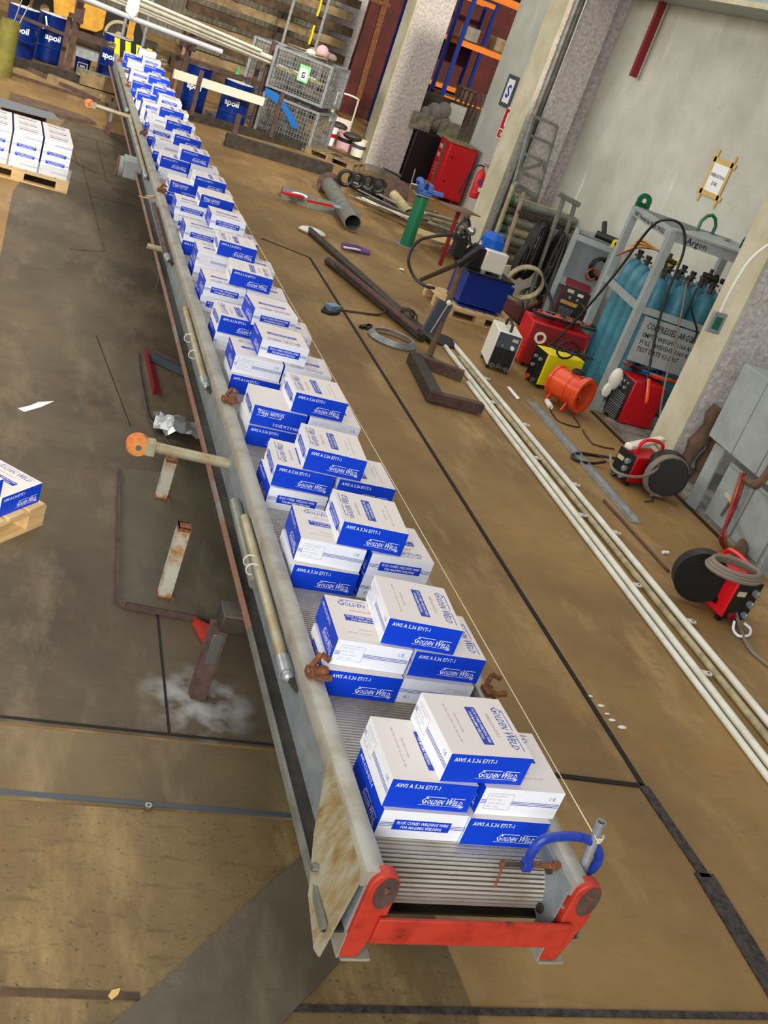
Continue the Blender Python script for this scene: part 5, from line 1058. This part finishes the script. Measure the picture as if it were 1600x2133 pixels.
for k,(m,r_,pts,l) in enumerate((('rubber',.014,[(1152,715,10.6),(1215,650,10.4),(1290,560,10.2),(1350,480,10.0),(1385,458,9.8),(1420,470,9.75),(1425,520,9.7),(1395,600,9.65),(1370,680,9.6),(1352,770,9.5),(1345,800,9.4)],'black cable looped over the gas rack top down to red welder'),
   ('rubber',.011,[(1452,600,9.6),(1440,640,9.6),(1452,690,9.6),(1440,715,9.6)],'short black hose on the right part of the sign'),
   ('hose_grey',.011,[(1430,590,9.75),(1420,650,9.7),(1400,740,9.6),(1385,800,9.4),(1375,870,9.2),(1385,920,8.9)],'brown-grey cable hanging over the sign plate'))):
    cable('hanging_cable',l,[PY(x,y,Y) for x,y,Y in pts],r_,m)
b=MB().mt('cream').ball(rl(.05,-.1,.42),.1,10,(.8,.6,1.3)).ball(rl(.0,-.12,.28),.07,8,(.8,.6,1.2)); tag(b.build('rag'),'white rag tied at the rack front post by the red welder','rag')
# ================================================================ WELDERS
def mp(l,r_): A=F(*l);B=F(*r_); return A,math.atan2(B.y-A.y,B.x-A.x),(B-A).length
O,rz,wd=mp((1010,766),(1057,781)); machine('welding_machine','grey and black inverter welder with cream frame and top handle',O,rz,.28,.45,HT((1057,781),(1087,703)),'cream','grey_dark',[('vent',.5,.5,.01,'grey_dark'),('lcd',.75,.87,.07,'lcd'),('knob',.72,.68,.022,'white'),('strip',.5,.38,.2,'black'),('knob',.3,.68,.01,'grey_mid'),('socket',.2,.14,.024,'steel'),('socket',.45,.18,.02,'steel'),('socket',.8,.12,.026,'steel')],handle='black')
O=F(1098,765); machine('welding_machine','large red welder behind grey one, cables heaped on top',O+Vector((-.15,0,0)),rad(-8),.72,.42,.55,'red','red_dark',[('socket',.2,.7,.07,'cream')])
t2=thing('cable_heap','heap of red, black and pale cables on the large red welder','cable',tuple(O+Vector((.3,.2,.55))))
for k in range(8): MB().mt(['rubber','red','hose_grey','cable','orange','rubber','green_dark','cable'][k]).tube(loops(O+Vector((.1+.08*k,.18+.02*(k%3),.58)),.16,2,0,.03,.25,10,'z',(1.2,.8)),.014,5).build('loop',t2)
O=F(1098,797); O2=F(1116,809); t=machine('welding_machine','yellow portable welder with black front and cable on top',Vector((5.608,10.380,0)),rad(-82.1),.28,.50,HT((1116,809),(1142,737)),'yellow','black',[('knob',.35,.75,.02,'grey_mid'),('knob',.7,.75,.02,'grey_mid'),('knob',.35,.5,.02,'grey_mid'),('socket',.3,.15,.026,'orange'),('socket',.7,.15,.026,'steel')])
t2=thing('cable_heap','black cable coils draped over the yellow welder','cable',tuple(F(1170,735,.5)))
for k in range(4): MB().mt('rubber').tube(loops(F(1165+16*k,728+5*k,.52),.10,1,0,.02,.2,12,'y' if k==1 else 'z',(1.2,1)),.012,6).build('loop',t2)
A=F(1158,792,.23);B=F(1214,824,.23); d=(B-A).normalized(); t=thing('ventilation_fan','orange drum ventilation fan lying before the yellow welder','fan',(A.x,A.y,0))
R_=.165
MB().mt('orange').pipe(A,B,R_,.008,32).build('housing',t); MB().mt('orange').pipe(A-d*.01,A+d*.02,R_+.012,.02,32).pipe(B-d*.03,B+d*.03,R_+.035,.045,32).pipe(A.lerp(B,.55),A.lerp(B,.6),R_+.008,.01,32).build('ring',t)
b=MB().mt('red_dark'); s_=Vector((-d.y,d.x,0)); ce=A.lerp(B,.7)
for k in range(7):
    a_=2*PI*k/7; v=s_*math.cos(a_)+Vector((0,0,1))*math.sin(a_); b.beam(ce+v*.04,ce+v*.15,.09,.008,tuple(d+v.cross(d)*.6))
b.mt('grey_mid').cyl(ce-d*.05,ce+d*.03,.04,14).mt('steel').cyl(ce+d*.03,ce+d*.035,.015,8).build('blade_wheel',t)
MB().mt('steel').pipe(ce+d*.09,ce+d*.094,.05,.004,20).pipe(ce+d*.09,ce+d*.094,.1,.004,24).pipe(ce+d*.09,ce+d*.094,.145,.004,24).build('guard',t)
for f in(.15,.75):
    P=A.lerp(B,f); 
    for sg in(-1,1): MB().mt('orange').beam(P+s_*sg*.08-Vector((0,0,.13)),P+s_*sg*.14-Vector((0,0,.225)),.05,.02,tuple(d)).build('leg',t)
MB().mt('rubber').tube(loops(A.lerp(B,.6)+Vector((0,0,R_+.02)),.06,3,0,.01,.2,10),.01,5).build('cord_wrap',t)
cable('power_cord','thin black power cord with white plug before the fan',[F(1142,842,.03),F(1150,860,.01),F(1165,878,.01),F(1200,889,.01),F(1207,885,.01),F(1195,868,.01)],.007,'cable')
tag(MB().mt('cream').cyl(F(1140,836,.03),F(1147,848,.03),.03,12).build('plug'),'white round plug lying under the orange fan','plug')
O,rz,wd=mp((1252,857),(1283,886)); hh=HT((1283,886),(1322,793)); machine('welding_machine','upright red welder with vented dark front before gas rack',O,rz,wd,.42,hh,'red','black',[('lcd',.3,.86,.06,'lcd'),('knob',.6,.88,.016,'steel'),('knob',.8,.88,.016,'steel'),('knob',.7,.76,.018,'grey_mid'),('knob',.4,.74,.018,'grey_mid'),('vent',.5,.62,.25,'grey_mid'),('vent',.5,.35,.25,'grey_mid'),('socket',.25,.1,.022,'steel'),('socket',.65,.1,.026,'steel')])
t2=thing('cable_heap','brown and blue cable coil lying on the upright red welder','cable',tuple(O+Vector((.2,.2,hh))))
for k in range(6): MB().mt(['copper','rubber','cable','blue_motor','hose_grey','orange'][k]).tube(loops(O+Vector((.22+.05*k,.1-.04*k,hh+.03)),.12,2,0,.02,.25,10,'z',(1.3,.8)),.014,5).build('loop',t2)
cable('torch_lead','brown lead with orange grip hanging down the red welder side',[PY(1352,790,9.4),PY(1348,830,9.2),PY(1345,838,9.15)],.018,'orange','lead')
# wire feeders
def feeder(label,l,r_,hh,d_,lab2,spool,sr,hd):
    O,rz,wd=mp(l,r_); t=machine('wire_feeder',label,O,rz,max(.2,min(wd,.34)),d_,hh,'red_bright' if sr>.2 else 'red','black',[('knob',.7,.75,.028,'grey_mid'),('knob',.7,.5,.028,'grey_mid'),('knob',.7,.25,.026,'grey_mid'),('lcd',.28,.7,.08,'lcd'),('socket',.3,.2,.03,'steel')],'feeder')
    return t,O,rz
t,O,rz=feeder('small red wire feeder before fourth pillar, white round sticker on side',(1266,986),(1301,1013),.30,.42,'',0,.1,0)
b=MB(); a_=rad(0); w_=.3
MB().mt('cream').cyl((max(.2,.28)+.0,.2,.17),(.292,.2,.17),.055,20).build('sticker',t,w=False)
c=F(1388,985,.24); t2=thing('wire_spool','black wire spool reel behind small red feeder','spool',tuple(F(1388,985))); MB().mt('black').cyl(c+Vector((-.05,-.08,0)),c+Vector((.05,.08,0)),.2,28).build('drum',t2,bevel=.01); MB().mt('hose_grey').tube(loops(c+Vector((-.05,-.1,0)),.2,3,0,.02,.05,18,'y'),.014,6).build('cable',t2)
MB().mt('red_bright').tube(smooth_path([(.14,.05,.30),(.14,.1,.42),(.14,.25,.44),(.14,.38,.40),(.14,.4,.30)],4),.017,8).build('handle',t,w=False)
tag(MB().mt('cream').beam(F(1308,930,.36),F(1380,915,.36),.08,.05).build('welding_torch',bevel=.015),'cream cloth-wrapped torch resting over small red feeder','torch')
cable('welding_cable','black cable loop crossing the aluminium channel to small feeder',[F(1262,962,.06),F(1230,965,.02),F(1200,958,.02),F(1192,948,.02),F(1210,944,.02),F(1250,950,.02),F(1285,955,.1)],.014,'rubber')
tag(MB().mt('steel').cyl(F(1357,1031,.02),F(1376,1015,.02),.016,10).build('nozzle'),'bright steel nozzle on floor by small red feeder','nozzle')
cable('welding_cable','brown cable looped around the small red feeder front',[F(1272,945,.35),F(1275,975,.28),F(1300,990,.3),F(1340,992,.3),F(1370,975,.3),F(1378,945,.35),F(1365,925,.35)],.013,'hose_grey')
O=F(1495,1296);R2=F(1560,1302); rz=math.atan2(R2.y-O.y,R2.x-O.x); t=machine('wire_feeder','bright red wire feeder at right edge with black spool behind',O,rz,.25,.42,.36,'red_bright','black',[('knob',.75,.78,.028,'grey_mid'),('knob',.75,.52,.028,'grey_mid'),('knob',.75,.26,.026,'grey_mid'),('lcd',.28,.72,.08,'lcd'),('socket',.3,.2,.035,'red_dark')],'feeder',handle='red_bright')
MB().mt('black').box((-.004,.12,.12),(.006,.05,.05)).build('latch',t,w=False)
c=F(1462,1205,.24); t2=thing('wire_spool','large ribbed black spool reel at rear of bright red feeder','spool',tuple(F(1462,1230))); dd=Vector((-.35,-1,0)).normalized(); b=MB().mt('black').cyl(c,c-dd*.1,.2,32)
for k in range(6): b.pipe(c+dd*.004,c-dd*.01,.19-.03*k,.008,28)
b.build('drum',t2); 
t3=thing('hose_bundle','grey hose coiled over the bright red feeder top','hose',tuple(F(1520,1190,.4)))
for k in range(3): MB().mt('hose_grey').tube(loops(F(1525,1190,.42)+Vector((0,0,.02*k)),.19-.012*k,1,0,.01,.06,20,'z',(1.15,.8)),.018,7).build('loop',t3)
cable('welding_cable','grey cable running from bright red feeder off right edge',[F(1532,1275,.1),F(1540,1300,.03),F(1550,1330,.02),F(1570,1360,.02),F(1610,1392,.02)],.014,'hose_grey')
tag(MB().mt('white').tube(smooth_path([F(*p) for p in((1530,1294,.06),(1528,1312,.02),(1540,1325,.02),(1560,1323,.02),(1563,1310,.03),(1550,1298,.05))]),.01,6).build('hook_ring'),'white hoop under the front of bright red feeder','ring')
# ================================================================ ELECTRICAL CABINETS, RIGHT
def xb(name,label,X,q,dep,m='cabinet'):
    P=[PX(x,y,X) for x,y in q]; return MB().mt(m).prism(P,(dep,0,0))
t=thing('distribution_board','upper grey electrical cabinet with two scratched doors at right edge','cabinet',tuple(PX(1524,945,6.2)))
y1,y2=PX(1478,905,6.2).y,PX(1575,990,6.2).y; z0=.66; z1=PX(1565,765,6.2).z; y0=y2-.45
MB().mt('cabinet').box((6.2+.16,(y1+y0)/2,(z0+z1)/2),(.3,y1-y0,z1-z0)).build('body',t,bevel=.005)
ym=(y1+y2)/2
for a_,c_ in((y1,ym),(ym,y2),(y2,y0)): MB().mt('cabinet').box((6.2,(a_+c_)/2,(z0+z1)/2),(.02,abs(a_-c_)-.012,z1-z0-.01)).build('door',t,bevel=.003)
MB().mt('yellow').box((6.3,ym-.1,z1+.05),(.1,.1,.09)).build('lamp',t); MB().mt('rubber').tube(loops((6.28,ym-.05,z1),.12,1,0,0,.0,18,'x',(1,1))[:10],.014,6).build('cable',t)
t=thing('floor_cabinet','lower grey cabinet with rusty T handle at right edge','cabinet',(6.3,7.2,0))
MB().mt('cabinet').box((6.48,6.98,.29),(.34,.95,.56)).build('body',t,bevel=.006); MB().mt('cabinet').box((6.298,7.22,.29),(.02,.42,.5)).build('door',t,bevel=.004); MB().mt('cabinet').box((6.298,6.77,.29),(.02,.42,.5)).build('door',t,bevel=.004)
MB().mt('rust_paint').beam((6.27,7.28,.33),(6.27,7.08,.30),.03,.04).mt('steel').beam((6.28,7.18,.3),(6.28,7.2,.14),.02,.02,(0,1,0)).build('handle',t)
tag(MB().mt('cabinet').beam(Vector((6.27,7.62,.0)),Vector((6.3,7.66,.62)),.16,.02,(1,0,0)).build('cover_panel'),'narrow grey cover panel leaning beside lower cabinet','panel')
for i,(a_,c_,r_,l) in enumerate((((1405,995),(1500,850),.07,'left brown wrapped cable trunk leaning by fourth pillar'),((1440,1010),(1505,900),.07,'right brown wrapped cable trunk leaning by fourth pillar'))):
    A=F(*a_); B=PY(c_[0],c_[1],8.25); P=[A.lerp(B,k/8)+Vector((random.uniform(-.02,.02),0,0)) for k in range(9)]
    tag(MB().mt('brown_hide').tube(P,[r_*(.7+.4*math.sin(2.2*k+i)) if 0 else r_*(1+.25*math.sin(1.9*k+i)) for k in range(9)],12).build('wrapped_cable'),l,'cable')
for k,l in enumerate(('left reddish supply cable dropping from upper cabinet','right reddish supply cable dropping from upper cabinet')):
    cable('supply_cable',l,[PX(1552-6*k,985,6.22),PX(1540-8*k,1030,6.22),PX(1520-4*k,1080,6.2),F(1502+8*k,1120,.2),F(1512+4*k,1142,.02),F(1540,1150,.02)],.018,'copper' if k else 'red_dark')
cable('trunk_hose','thick brown hose bending under the upper cabinet',[PX(1555,1000,6.1),PX(1575,1010,6.0),PX(1600,985,6.0),PX(1620,950,6.0)],.04,'brown_hide','hose')
A=F(1600,1030); tag(MB().mt('rust_dark').mt('brown_hide').cyl(F(1540,1150,.05),F(1640,1010,.3),.06,12).build('rusty_pipe'),'rusty thick pipe leaning at the right frame edge','pipe')
cable('wall_conduit','pale conduit running down the fourth pillar face',[PY(1600,510,8.32),PY(1560,545,8.32),PY(1520,610,8.32),PY(1495,665,8.32)],.014,'cream','conduit')
P=PY(1492,672,8.31); tag(MB().mt('green_plastic').mt('galv').box(P,(.14,.04,.2)).mt('green').box(P+Vector((0,-.022,0)),(.08,.006,.12)).build('junction_box',bevel=.01),'small greenish junction box on the fourth pillar face','box')
for i,(x,y,l) in enumerate(((1215,742+420,''),)): pass
tag(MB().mt('white').cyl(F(1381,1150,.015),F(1392,1151,.015),.014,8).build('chalk_stub'),'short white chalk stub on floor left of spool','chalk')
for i,(p_,l) in enumerate((([(1215,1088),(1230,1105)],'bent thin wire hook beside the aluminium channel end'),([(1343,1045),(1362,1043)],'small bent wire hook on floor below small feeder'),)):
    tag(MB().mt('cable').tube([F(*p_[0],.01),F(*p_[1],.01),F(p_[1][0]-4,p_[1][1]-6,.01)],.006,5).build('wire_hook'),l,'wire')
cable('bent_rod','thin bent rod on floor left of small red feeder',[F(1214,895,.01),F(1235,925,.01),F(1280,935,.01)],.007,'steel_dark','rod',k=2)
tag(MB().mt('paper').prism([F(*p,.005) for p in((1056,806),(1062,806),(1083,830),(1077,832))],(0,0,.003)).build('paper_label'),'white torn label on floor in front of the yellow welder','paper')
tag(MB().mt('paper').ball(F(837,561,.02),.03,8,(1.5,1,.5)).build('paper_ball'),'small white paper ball on floor left of hoop','paper')
for i,(x,y) in enumerate(((1265,1487),(1252,1470),(1296,1515),(1230,1450),(1275,1500))): tag(MB().mt('cream').ball(F(x,y,.006),.012+.004*(i%3),6,(1.6,.7,.5)).build('chip'),'tiny pale chip on the floor just right of the black seam','debris','pale chips right of the black seam')
